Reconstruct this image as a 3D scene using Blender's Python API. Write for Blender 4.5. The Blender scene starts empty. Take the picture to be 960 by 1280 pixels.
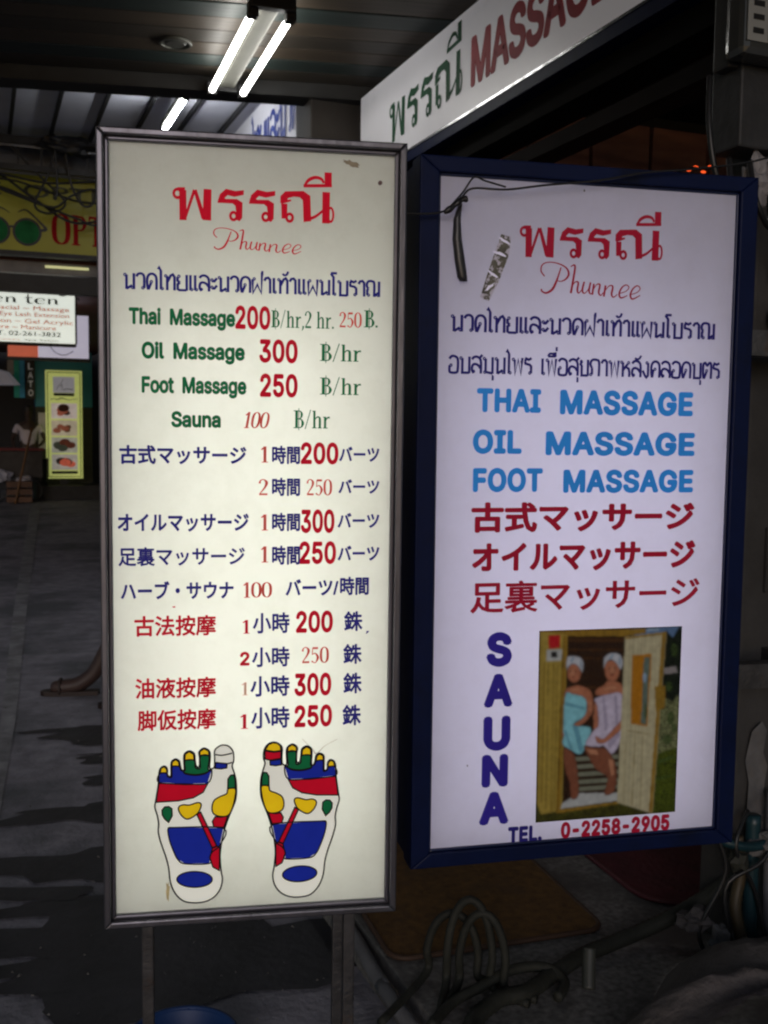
import bpy, bmesh, math, random
from mathutils import Vector, Matrix
random.seed(7)
S = bpy.context.scene
COL = S.collection
R_ = math.radians

# ---------------------------------------------------------------- camera
cam = bpy.data.cameras.new('camera')
cam.sensor_fit = 'VERTICAL'; cam.sensor_height = 36.0; cam.lens = 1290/1280*36
cam.clip_start = 0.05; cam.clip_end = 300
cam.dof.use_dof = True; cam.dof.focus_distance = 2.0; cam.dof.aperture_fstop = 9.0
camo = bpy.data.objects.new('camera', cam); COL.objects.link(camo)
rt = Vector((0.93061, -0.36579, 0.01271)); up = Vector((0.01861, 0.08197, 0.99646)); fw = Vector((0.36554, 0.92708, -0.08309))
m = Matrix((rt, up, -fw)).transposed().to_4x4(); m.translation = Vector((0, 0, 1.5))
camo.matrix_world = m
S.camera = camo

# ---------------------------------------------------------------- sky, sun, exposure
w = bpy.data.worlds.new('World'); S.world = w; w.use_nodes = True
nt = w.node_tree; bgn = nt.nodes['Background']
sky = nt.nodes.new('ShaderNodeTexSky'); sky.sky_type = 'NISHITA'; sky.sun_disc = False
SUN_EL, SUN_AZ = R_(14), R_(205)          # low evening sun behind the photographer
sky.sun_elevation = SUN_EL; sky.sun_rotation = SUN_AZ
nt.links.new(sky.outputs[0], bgn.inputs['Color']); bgn.inputs['Strength'].default_value = 0.05
sun = bpy.data.lights.new('sun', 'SUN'); sun.energy = 0.5; sun.angle = R_(25); sun.color = (.90, .87, 1)
suno = bpy.data.objects.new('sun', sun); COL.objects.link(suno)
sd = Vector((math.sin(SUN_AZ)*math.cos(SUN_EL), math.cos(SUN_AZ)*math.cos(SUN_EL), math.sin(SUN_EL)))
suno.rotation_euler = sd.to_track_quat('Z', 'Y').to_euler(); suno.location = sd*40
S.view_settings.view_transform = 'Standard'; S.view_settings.look = 'None'
S.view_settings.exposure = 0.0; S.view_settings.gamma = 1; S.view_settings.use_curve_mapping = False
S.cycles.max_bounces = 8; S.cycles.transparent_max_bounces = 6; S.cycles.filter_width = 2.2
S.cycles.sample_clamp_indirect = 3

# ---------------------------------------------------------------- materials
_M = {}
def mat(name, col, rough=.6, var=.15, scale=8, bump=0, metal=0, emit=0, ecol=None, coat=0, spec=.5, stretch=None, dirt=None):
    if name in _M: return _M[name]
    m = bpy.data.materials.new(name); m.use_nodes = True; n = m.node_tree; b = n.nodes['Principled BSDF']
    b.inputs['Roughness'].default_value = rough; b.inputs['Metallic'].default_value = metal
    b.inputs['Coat Weight'].default_value = coat; b.inputs['Specular IOR Level'].default_value = spec
    tc = n.nodes.new('ShaderNodeTexCoord'); mp = n.nodes.new('ShaderNodeMapping')
    n.links.new(tc.outputs['Object'], mp.inputs[0])
    if stretch: mp.inputs['Scale'].default_value = stretch
    nz = n.nodes.new('ShaderNodeTexNoise'); nz.inputs['Scale'].default_value = scale; nz.inputs['Detail'].default_value = 6
    n.links.new(mp.outputs[0], nz.inputs['Vector'])
    rp = n.nodes.new('ShaderNodeValToRGB'); rp.color_ramp.elements[0].position = .3; rp.color_ramp.elements[1].position = .7
    c = Vector(col[:3])
    rp.color_ramp.elements[0].color = (*(c*(1-var)), 1); rp.color_ramp.elements[1].color = (*(c*(1+var)), 1)
    n.links.new(nz.outputs['Fac'], rp.inputs[0]); out = rp.outputs[0]
    if dirt:
        dcol, dscale, lo, hi = dirt
        n2 = n.nodes.new('ShaderNodeTexNoise'); n2.inputs['Scale'].default_value = dscale; n2.inputs['Detail'].default_value = 8; n2.inputs['Roughness'].default_value = .65
        n.links.new(mp.outputs[0], n2.inputs['Vector'])
        r2 = n.nodes.new('ShaderNodeMapRange'); r2.inputs[1].default_value = lo; r2.inputs[2].default_value = hi
        n.links.new(n2.outputs['Fac'], r2.inputs[0])
        mx = n.nodes.new('ShaderNodeMix'); mx.data_type = 'RGBA'
        n.links.new(r2.outputs[0], mx.inputs[0]); n.links.new(out, mx.inputs[6]); mx.inputs[7].default_value = (*dcol, 1); out = mx.outputs[2]
    n.links.new(out, b.inputs['Base Color'])
    if bump:
        bp = n.nodes.new('ShaderNodeBump'); bp.inputs['Strength'].default_value = bump; bp.inputs['Distance'].default_value = .01
        n3 = n.nodes.new('ShaderNodeTexNoise'); n3.inputs['Scale'].default_value = scale*5; n3.inputs['Detail'].default_value = 8
        n.links.new(mp.outputs[0], n3.inputs['Vector']); n.links.new(n3.outputs['Fac'], bp.inputs['Height']); n.links.new(bp.outputs[0], b.inputs['Normal'])
    if emit:
        if ecol: b.inputs['Emission Color'].default_value = (*ecol, 1)
        else: n.links.new(out, b.inputs['Emission Color'])
        b.inputs['Emission Strength'].default_value = emit
    _M[name] = m
    return m
def srgb(r, g, b): return tuple(((v/255)/12.92 if v/255 <= .04045 else ((v/255+.055)/1.055)**2.4) for v in (r, g, b))

# ---------------------------------------------------------------- mesh helpers
def mk(name, bm, mats, parent=None, smooth=False, kind=None, label=None):
    me = bpy.data.meshes.new(name)
    if isinstance(bm, bmesh.types.BMesh):
        bmesh.ops.recalc_face_normals(bm, faces=bm.faces) if not getattr(mk, 'keep', False) else None
        bm.to_mesh(me); bm.free()
    else: me = bm
    o = bpy.data.objects.new(name, me); COL.objects.link(o)
    if not isinstance(mats, (list, tuple)): mats = [mats]
    if mats[0] is not None:
        for x in mats: me.materials.append(x)
    if smooth: me.polygons.foreach_set('use_smooth', [True]*len(me.polygons))
    if parent is not None: o.parent = parent
    if kind: o['kind'] = kind
    if label: o['label'] = label
    return o
def tag(o, label, cat, group=None):
    o['label'] = label; o['category'] = cat
    if group: o['group'] = group
    return o
def root(name, loc, label, cat, group=None, rz=0, mw=None):
    o = bpy.data.objects.new(name, None); COL.objects.link(o); o.empty_display_size = .1
    if mw is not None: o.matrix_world = mw
    else: o.location = loc; o.rotation_euler = (0, 0, rz)
    return tag(o, label, cat, group)
def box(bm, lo, hi, bev=0, mi=0):
    n0 = len(bm.verts)
    lo = Vector(lo); hi = Vector(hi)
    r = bmesh.ops.create_cube(bm, size=1)
    vs = r['verts']
    for v in vs: v.co = Vector((lo[i] + (v.co[i]+.5)*(hi[i]-lo[i]) for i in range(3)))
    fs = {f for v in vs for f in v.link_faces}
    for f in fs: f.material_index = mi
    if bev:
        es = {e for v in vs for e in v.link_edges}
        bmesh.ops.bevel(bm, geom=list(es), offset=bev, segments=2, affect='EDGES', profile=.6)
    return vs
def Box(name, lo, hi, m, parent=None, bev=0, **k):
    bm = bmesh.new(); box(bm, lo, hi, bev); return mk(name, bm, m, parent, **k)
def cyl(bm, p0, p1, r0, r1=None, n=16, cap=True, mi=0):
    p0 = Vector(p0); p1 = Vector(p1); r1 = r0 if r1 is None else r1
    q = (p1-p0).to_track_quat('Z', 'Y')
    a = [bm.verts.new(p0+q@Vector((math.cos(t)*r0, math.sin(t)*r0, 0))) for t in [2*math.pi*i/n for i in range(n)]]
    b = [bm.verts.new(p1+q@Vector((math.cos(t)*r1, math.sin(t)*r1, 0))) for t in [2*math.pi*i/n for i in range(n)]]
    fs = [bm.faces.new((a[i], a[(i+1) % n], b[(i+1) % n], b[i])) for i in range(n)]
    if cap: fs += [bm.faces.new(a[::-1]), bm.faces.new(b)]
    for f in fs: f.material_index = mi
def crom(pts, k=6, closed=False):
    P = [Vector(p) for p in pts]; out = []
    n = len(P)
    if n < 3: return P
    rng = range(n if closed else n-1)
    for i in rng:
        if closed: a, b, c, d = P[(i-1) % n], P[i], P[(i+1) % n], P[(i+2) % n]
        else: a, b, c, d = P[max(i-1, 0)], P[i], P[i+1], P[min(i+2, n-1)]
        for j in range(k):
            t = j/k
            out.append(.5*((2*b)+(c-a)*t+(2*a-5*b+4*c-d)*t*t+(-a+3*b-3*c+d)*t**3))
    if not closed: out.append(P[-1])
    return out
def tube(bm, pts, r, n=8, k=6, closed=False, ridge=0):
    P = crom(pts, k, closed)
    rs = r if callable(r) else (lambda t: r)
    rings = []; L = len(P); prev = None
    for i, p in enumerate(P):
        d = (P[(i+1) % L]-P[i-1]) if closed else (P[min(i+1, L-1)]-P[max(i-1, 0)])
        d.normalize()
        if prev is None:
            x = d.orthogonal().normalized()
        else:
            x = (prev - d*prev.dot(d)).normalized()
        prev = x; y = d.cross(x)
        rr = rs(i/max(1, L-1))*(1+(ridge if i % 2 else 0))
        rings.append([bm.verts.new(p+(x*math.cos(a)+y*math.sin(a))*rr) for a in [2*math.pi*j/n for j in range(n)]])
    for i in range(L if closed else L-1):
        A, B = rings[i], rings[(i+1) % L]
        for j in range(n): bm.faces.new((A[j], A[(j+1) % n], B[(j+1) % n], B[j]))
    if not closed: bm.faces.new(rings[0][::-1]); bm.faces.new(rings[-1])
def prism(bm, pts, y0, y1, mi=0):
    """polygon in (x,z), extruded from y0 (front) to y1"""
    a = [bm.verts.new((p[0], y0, p[1])) for p in pts]; b = [bm.verts.new((p[0], y1, p[1])) for p in pts]
    n = len(pts)
    fa = bm.faces.new(a); fb = bm.faces.new(b[::-1]); fs = [fa, fb]
    for i in range(n): fs.append(bm.faces.new((a[i], b[i], b[(i+1) % n], a[(i+1) % n])))
    for f in fs: f.material_index = mi
    fa.normal_update(); fb.normal_update()
    bmesh.ops.triangulate(bm, faces=[fa, fb])
def slab(bm, pts, z0, z1):
    """polygon in (x,y), extruded in z"""
    a = [bm.verts.new((p[0], p[1], z0)) for p in pts]; b = [bm.verts.new((p[0], p[1], z1)) for p in pts]
    n = len(pts); fa = bm.faces.new(a[::-1]); fb = bm.faces.new(b)
    for i in range(n): bm.faces.new((a[i], a[(i+1) % n], b[(i+1) % n], b[i]))
    fa.normal_update(); fb.normal_update()
    bmesh.ops.triangulate(bm, faces=[fa, fb])

# ---------------------------------------------------------------- lettering
def ribbon(T, pts, ws, closed=False, smooth=True, caps=False):
    """adds a flat stroke to T: list of polygons [(pts2d)] as strips"""
    P = [Vector((p[0], p[1], 0)) for p in pts]
    W = list(ws)
    if smooth and len(P) > 2:
        Q = crom([Vector((p.x, p.y, w_)) for p, w_ in zip(P, W)], 5, closed)
    else: Q = [Vector((p.x, p.y, w_)) for p, w_ in zip(P, W)]
    L = len(Q); lft = []; rgt = []
    for i in range(L):
        c = Vector((Q[i].x, Q[i].y))
        a = Vector(((Q[i-1] if (closed or i) else Q[i]).x, (Q[i-1] if (closed or i) else Q[i]).y))
        nx = Q[(i+1) % L] if (closed or i < L-1) else Q[i]; b = Vector((nx.x, nx.y))
        d1 = (c-a); d2 = (b-c)
        if d1.length < 1e-7: d1 = d2
        if d2.length < 1e-7: d2 = d1
        d1 = d1.normalized(); d2 = d2.normalized(); t = (d1+d2)
        if t.length < .2: t = d1
        t.normalize(); nn = Vector((-t.y, t.x)); k = 1/max(.6, nn.dot(Vector((-d1.y, d1.x))))
        h = max(Q[i].z, .001)/2*k
        lft.append(c+nn*h); rgt.append(c-nn*h)
    quads = []
    for i in range(L if closed else L-1):
        j = (i+1) % L; quads.append([rgt[i], rgt[j], lft[j], lft[i]])
    T.append(quads)
    if caps:
        for q, w_ in ((Q[0], Q[0].z), (Q[-1], Q[-1].z)):
            T.append([[Vector((q.x+math.cos(a)*w_/2, q.y+math.sin(a)*w_/2)) for a in [2*math.pi*i/8 for i in range(8)]]])
def ring(T, cx, cy, rx, ry, w_, n=12):
    ribbon(T, [(cx+rx*math.cos(2*math.pi*i/n), cy+ry*math.sin(2*math.pi*i/n)) for i in range(n)], [w_]*n, True, False)
# Thai, drawn as monoline strokes; body height 1. o = loop
TH = {
'น': (.72, [[(.17,.9),(.17,0)],[(.17,.02),(.5,.24)],[(.6,1),(.6,0)]], [(.08,.9),(.52,.1)]),
'ว': (.6, [[(.03,.8),(.12,.95),(.28,1),(.42,.93),(.48,.75),(.48,.08)]], [(.4,.1)]),
'ด': (.7, [[(.12,0),(.06,.3),(.06,.7),(.16,.93),(.33,1),(.5,.93),(.6,.7),(.6,0)],[(.12,0),(.28,.42)]], [(.3,.5)]),
'ค': (.7, [[(.12,0),(.06,.3),(.06,.7),(.16,.93),(.33,1),(.5,.93),(.6,.7),(.6,0)],[(.12,0),(.2,.5)]], [(.3,.52)]),
'ต': (.7, [[(.12,0),(.06,.3),(.06,.85),(.18,1),(.33,.84),(.48,1),(.6,.85),(.6,0)],[(.12,0),(.28,.42)]], [(.3,.5)]),
'ไ': (.36, [[(.16,.04),(.16,1.2),(.06,1.42),(.0,1.3)]], [(.24,.09)]),
'โ': (.4, [[(.15,.04),(.15,1.18),(.02,1.36),(.06,1.44),(.36,1.44)]], [(.23,.09)]),
'ท': (.72, [[(.17,.9),(.17,0)],[(.17,.5),(.38,.93),(.5,1),(.6,.85),(.6,0)]], [(.08,.9)]),
'ย': (.72, [[(.06,.86),(.06,.62),(.2,.5)],[(.2,.5),(.07,.4),(.07,.1),(.16,.03),(.58,.03)],[(.6,1),(.6,0)]], [(.14,.9)]),
'เ': (.32, [[(.1,1),(.1,.04)]], [(.18,.09)]),
'แ': (.6, [[(.1,1),(.1,.04)],[(.38,1),(.38,.04)]], [(.18,.09),(.46,.09)]),
'ล': (.7, [[(.04,.84),(.16,.97),(.34,1),(.52,.9),(.6,.65),(.6,0)],[(.16,.02),(.05,.2),(.07,.45),(.2,.56),(.42,.5),(.58,.3)]], [(.15,.12)]),
'ส': (.72, [[(.04,.84),(.16,.97),(.34,1),(.52,.9),(.6,.65),(.6,0)],[(.16,.02),(.05,.2),(.07,.45),(.2,.56),(.42,.5),(.58,.3)],[(.48,.9),(.68,1.12)]], [(.15,.12)]),
'ะ': (.44, [[(.08,.66),(.22,.66),(.38,.86)],[(.08,.2),(.22,.2),(.38,.4)]], [(.08,.74),(.08,.28)]),
'ผ': (.74, [[(.06,.88),(.08,.0),(.34,.55),(.58,0),(.62,1)]], [(.15,.9)]),
'ฝ': (.74, [[(.06,.88),(.08,.0),(.34,.55),(.58,0),(.62,1.32)]], [(.15,.9)]),
'พ': (.76, [[(.16,.88),(.19,.0),(.38,.9),(.56,0),(.64,1)]], [(.07,.9)]),
'ฟ': (.76, [[(.16,.88),(.19,.0),(.38,.9),(.56,0),(.64,1.3)]], [(.07,.9)]),
'า': (.5, [[(.02,.8),(.12,.97),(.26,1),(.37,.88),(.38,0)]], []),
'บ': (.72, [[(.17,.9),(.17,.03),(.6,.03)],[(.6,1),(.6,0)]], [(.08,.9)]),
'ร': (.56, [[(.05,.8),(.12,.97),(.28,.9),(.46,1)],[(.05,.8),(.08,.66),(.34,.6),(.44,.5),(.44,.08)]], [(.36,.1)]),
'ณ': (.92, [[(.07,.1),(.07,.42),(.14,.52)],[(.14,.52),(.05,.66),(.05,.85),(.16,1),(.38,1),(.5,.85),(.5,0)],[(.5,.03),(.74,.26)],[(.8,1),(.8,0)]], [(.15,.1),(.73,.1)]),
'อ': (.68, [[(.05,.84),(.2,1),(.42,.98),(.57,.8),(.57,.2),(.48,.03),(.14,.03),(.06,.15),(.07,.45)]], [(.15,.46)]),
'ม': (.74, [[(.17,.9),(.17,.1)],[(.2,.1),(.6,.02)],[(.6,1),(.6,0)]], [(.08,.9),(.12,.09)]),
'ข': (.66, [[(.16,.9),(.06,.72),(.14,.6),(.14,.03),(.54,.03)],[(.54,1),(.54,0)]], [(.1,.88)]),
'ภ': (.74, [[(.15,.1),(.15,.5)],[(.15,.5),(.05,.68),(.06,.86),(.18,1),(.44,1),(.6,.85),(.6,0)]], [(.07,.1)]),
'ห': (.74, [[(.17,.9),(.17,0)],[(.17,.4),(.48,.8)],[(.36,.62),(.56,.5),(.6,.3),(.6,0)]], [(.08,.9),(.54,.88)]),
'ง': (.56, [[(.4,.9),(.4,.12),(.3,.0),(.22,.08),(.04,.42)]], [(.31,.9)]),
' ': (.5, [], []),
}
THM = {'่': [[(-.04,1.16),(-.04,1.42)]], '้': [[(-.34,1.3),(-.26,1.2),(-.1,1.24),(-.02,1.44)]],
'ุ': [[(-.12,-.14),(-.06,-.16),(-.06,-.4)]], 'ื': [[(-.58,1.14),(-.46,1.3),(-.22,1.28),(-.1,1.14)],[(-.58,1.14),(-.1,1.14)],[(-.1,1.12),(-.1,1.4)],[(-.22,1.14),(-.22,1.38)]],
'ั': [[(-.42,1.2),(-.34,1.12),(-.16,1.14),(-.02,1.34)]]}
def thai(text):
    T = []; x = 0; W = .155
    prev = ''
    for ch in text:
        if ch in THM:
            dy = .3 if (ch == '่' and prev == 'ื') else 0
            for s in THM[ch]: ribbon(T, [(a+x-.06, b+dy) for a, b in s], [W*.85]*len(s))
        else:
            adv, st, lo = TH[ch]
            for s in st: ribbon(T, [(a+x, b) for a, b in s], [W]*len(s), smooth=len(s) > 5)
            for cx, cy in lo: ring(T, cx+x, cy, .065, .075, .07, 8)
            x += adv
        prev = ch
    return T
SER = {
'B': (.66, [([(.2,0),(.2,1)],[.16,.16]),([(.03,.02),(.34,.02)],[.05,.05]),([(.03,.98),(.34,.98)],[.05,.05]),([(.2,.97),(.42,.95),(.5,.77),(.42,.56),(.2,.52)],[.05,.07,.14,.07,.05]),([(.2,.52),(.46,.49),(.56,.27),(.46,.05),(.2,.03)],[.05,.07,.16,.07,.05]),([(.33,-.12),(.33,1.13)],[.04,.04])]),
'h': (.64, [([(.16,0),(.16,1)],[.13,.13]),([(.03,.02),(.3,.02)],[.05,.05]),([(.05,.97),(.2,.97)],[.05,.05]),([(.2,.5),(.32,.64),(.44,.62),(.48,.5),(.48,0)],[.04,.07,.1,.13,.13]),([(.36,.02),(.6,.02)],[.05,.05])]),
'r': (.46, [([(.15,0),(.15,.66)],[.13,.13]),([(.03,.02),(.3,.02)],[.05,.05]),([(.03,.64),(.18,.64)],[.05,.05]),([(.2,.45),(.28,.6),(.42,.62)],[.04,.08,.12])]),
'/': (.42, [([(.04,-.05),(.36,1.05)],[.05,.05])]),
'0': (.54, [([(.27,.98),(.09,.78),(.09,.22),(.27,.02),(.45,.22),(.45,.78)],[.05,.13,.13,.05,.13,.13])]),
'1': (.44, [([(.23,0),(.23,1)],[.14,.14]),([(.06,.8),(.22,.96)],[.08,.08]),([(.08,.02),(.38,.02)],[.05,.05])]),
'2': (.54, [([(.07,.74),(.12,.92),(.28,.98),(.42,.8),(.34,.5),(.08,.1)],[.12,.07,.06,.15,.1,.05]),([(.05,.06),(.47,.06)],[.12,.12])]),
'5': (.54, [([(.12,.93),(.44,.93)],[.13,.13]),([(.12,.95),(.1,.52)],[.05,.05]),([(.1,.54),(.28,.6),(.43,.34),(.28,.02),(.06,.12)],[.05,.07,.15,.05,.1])]),
'.': (.22, [([(.1,0),(.1,.12)],[.12,.12])]), ',': (.22, [([(.12,.12),(.12,0),(.04,-.16)],[.13,.1,.04])]), ' ': (.3, []),
'O': (.66, [([(.32,.98),(.1,.8),(.1,.2),(.32,.02),(.54,.2),(.54,.8)],[.05,.17,.17,.05,.17,.17])]),
'P': (.62, [([(.18,0),(.18,1)],[.17,.17]),([(.03,.02),(.34,.02)],[.05,.05]),([(.03,.98),(.2,.98)],[.05,.05]),([(.2,.96),(.42,.93),(.5,.74),(.42,.54),(.2,.5)],[.05,.08,.15,.08,.05])]),
'T': (.62, [([(.3,0),(.3,1)],[.17,.17]),([(.15,.02),(.45,.02)],[.05,.05]),([(.03,.96),(.57,.96)],[.08,.08]),([(.05,.98),(.05,.74)],[.05,.04]),([(.55,.98),(.55,.74)],[.05,.04])]),
'I': (.42, [([(.2,0),(.2,1)],[.17,.17]),([(.05,.02),(.35,.02)],[.05,.05]),([(.05,.98),(.35,.98)],[.05,.05])]),
'C': (.62, [([(.54,.74),(.46,.93),(.3,.98),(.1,.78),(.1,.22),(.3,.02),(.46,.07),(.55,.28)],[.12,.08,.05,.17,.17,.05,.08,.05])]),
'A': (.66, [([(.1,0),(.32,1)],[.07,.07]),([(.32,1),(.54,0)],[.17,.17]),([(.18,.32),(.46,.32)],[.06,.06])]),
'L': (.58, [([(.18,0),(.18,1)],[.17,.17]),([(.03,.98),(.34,.98)],[.05,.05]),([(.03,.04),(.54,.04)],[.08,.08]),([(.53,.0),(.53,.28)],[.05,.04])]),
'n': (.62, [([(.12,.0),(.12,.66)],[.12,.12]),([(.14,.46),(.3,.64),(.42,.6),(.46,.4),(.46,.1),(.58,.06)],[.04,.07,.1,.14,.13,.04])]),
't': (.5, [([(.2,1.1),(.2,.2),(.3,.02),(.46,.1)],[.06,.14,.1,.04]),([(.02,.66),(.42,.7)],[.07,.09])]),
'e': (.6, [([(.12,.36),(.48,.42),(.42,.62),(.26,.66),(.1,.5),(.08,.22),(.24,.02),(.52,.14)],[.05,.06,.08,.06,.13,.15,.09,.04])]),
}
def serif(text, slant=0):
    T = []; x = 0
    for ch in text:
        adv, st = SER[ch]
        for p, w_ in st:
            ribbon(T, [(a+x+slant*b, b) for a, b in p], w_, closed=(ch in '0O'), smooth=len(p) > 2)
        x += adv
    return T
def head():
    T = []
    for s, w_ in HEAD_STROKES: ribbon(T, s, w_, smooth=len(s) > 2)
    for (cx, cy), rx, ry, w_ in HEAD_RINGS: ring(T, cx, cy, rx, ry, w_, 14)
    for q in HEAD_POLYS: T.append([[Vector(p) for p in q]])
    return T
def script():
    T = []
    for s, w_ in SCRIPT_STROKES: ribbon(T, s, w_)
    return T
def put(T, u0, u1, vb, vt, d0, step, m, parent, name, zoff, fit='base', y01=(0, 1), kind=None, label=None):
    """2-d strokes -> raised flat film in the sign's plane: x = u, y = -d (towards the viewer), z = v"""
    xs = [p[0] for s in T for q in s for p in q]; ys = [p[1] for s in T for q in s for p in q]
    x0, x1 = min(xs), max(xs)
    y0, y1 = (min(ys), max(ys)) if fit == 'box' else y01
    kx = (u1-u0)/(x1-x0); ky = (vt-vb)/(y1-y0)
    bm = bmesh.new()
    for i, s in enumerate(T):
        d = d0+step*i
        for q in s:
            vs = [bm.verts.new((u0+(p[0]-x0)*kx, -d, zoff+vb+(p[1]-y0)*ky)) for p in q]
            try: f = bm.faces.new(vs)
            except ValueError: continue
            f.normal_update()
            if len(vs) > 4: bmesh.ops.triangulate(bm, faces=[f])
    for f in bm.faces:
        f.normal_update()
        if f.normal.y > 0: f.normal_flip()
    me = bpy.data.meshes.new(name); bm.to_mesh(me); bm.free()
    return mk(name, me, m, parent, kind=kind, label=label)
try:    # the plain grotesque that ships inside Blender itself; the built-in font if it is not there
    import os
    _fp = os.path.join(bpy.utils.resource_path('LOCAL'), 'datafiles', 'fonts', 'Inter.woff2')
    GROT = bpy.data.fonts.load(_fp) if os.path.exists(_fp) else None
except Exception:
    GROT = None
def font_mesh(text, bold, space=1.0, grot=False):
    c = bpy.data.curves.new('t', 'FONT'); c.body = text; c.size = 1; c.resolution_u = 3
    c.extrude = .002; c.space_character = space
    if grot and GROT: c.font = GROT
    o = bpy.data.objects.new('t', c); COL.objects.link(o)
    dg = bpy.context.evaluated_depsgraph_get(); dg.update()
    me = bpy.data.meshes.new_from_object(o.evaluated_get(dg))
    bpy.data.objects.remove(o); bpy.data.curves.remove(c)
    # heavier weight: the outline stepped round a small circle, each step a hair further out
    V = [tuple(v.co) for v in me.vertices]; F = [tuple(p.vertices) for p in me.polygons]; N = len(V)
    steps = [(0, 0)] + ([(math.cos(a)*bold, math.sin(a)*bold) for a in [math.pi*2*k/8 for k in range(8)]] if bold > 0 else [])
    VV = []; FF = []
    for k, (dx, dy) in enumerate(steps):
        VV += [(x+dx, y+dy, z*(1-.008*k)) for x, y, z in V]; FF += [tuple(q+k*N for q in f) for f in F]
    m2 = bpy.data.meshes.new('letters'); m2.from_pydata(VV, [], FF); m2.update(); bpy.data.meshes.remove(me)
    return m2
CAPS = {}
def type_(text, u0, u1, vb, vt, d0, thick, m, parent, name, zoff, bold=.02, fit='cap', space=1.0, label=None, grot=False):
    me = font_mesh(text, bold, space, grot)
    xs = [v.co.x for v in me.vertices]; ys = [v.co.y for v in me.vertices]; zs = [v.co.z for v in me.vertices]
    x0, x1 = min(xs), max(xs); z0, z1 = min(zs), max(zs)
    if fit == 'cap':
        kk = (bold, grot)
        if kk not in CAPS:
            h = font_mesh('H', bold, 1, grot); hy = [v.co.y for v in h.vertices]; CAPS[kk] = (min(hy), max(hy))
        y0, y1 = CAPS[kk]
    else: y0, y1 = min(ys), max(ys)
    kx = (u1-u0)/(x1-x0); ky = (vt-vb)/(y1-y0)
    for v in me.vertices:
        x, y, z = v.co
        v.co = (u0+(x-x0)*kx, -(d0+(z-z0)/(z1-z0)*thick), zoff+vb+(y-y0)*ky)
    return mk(name, me, m, parent, label=label)

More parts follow.
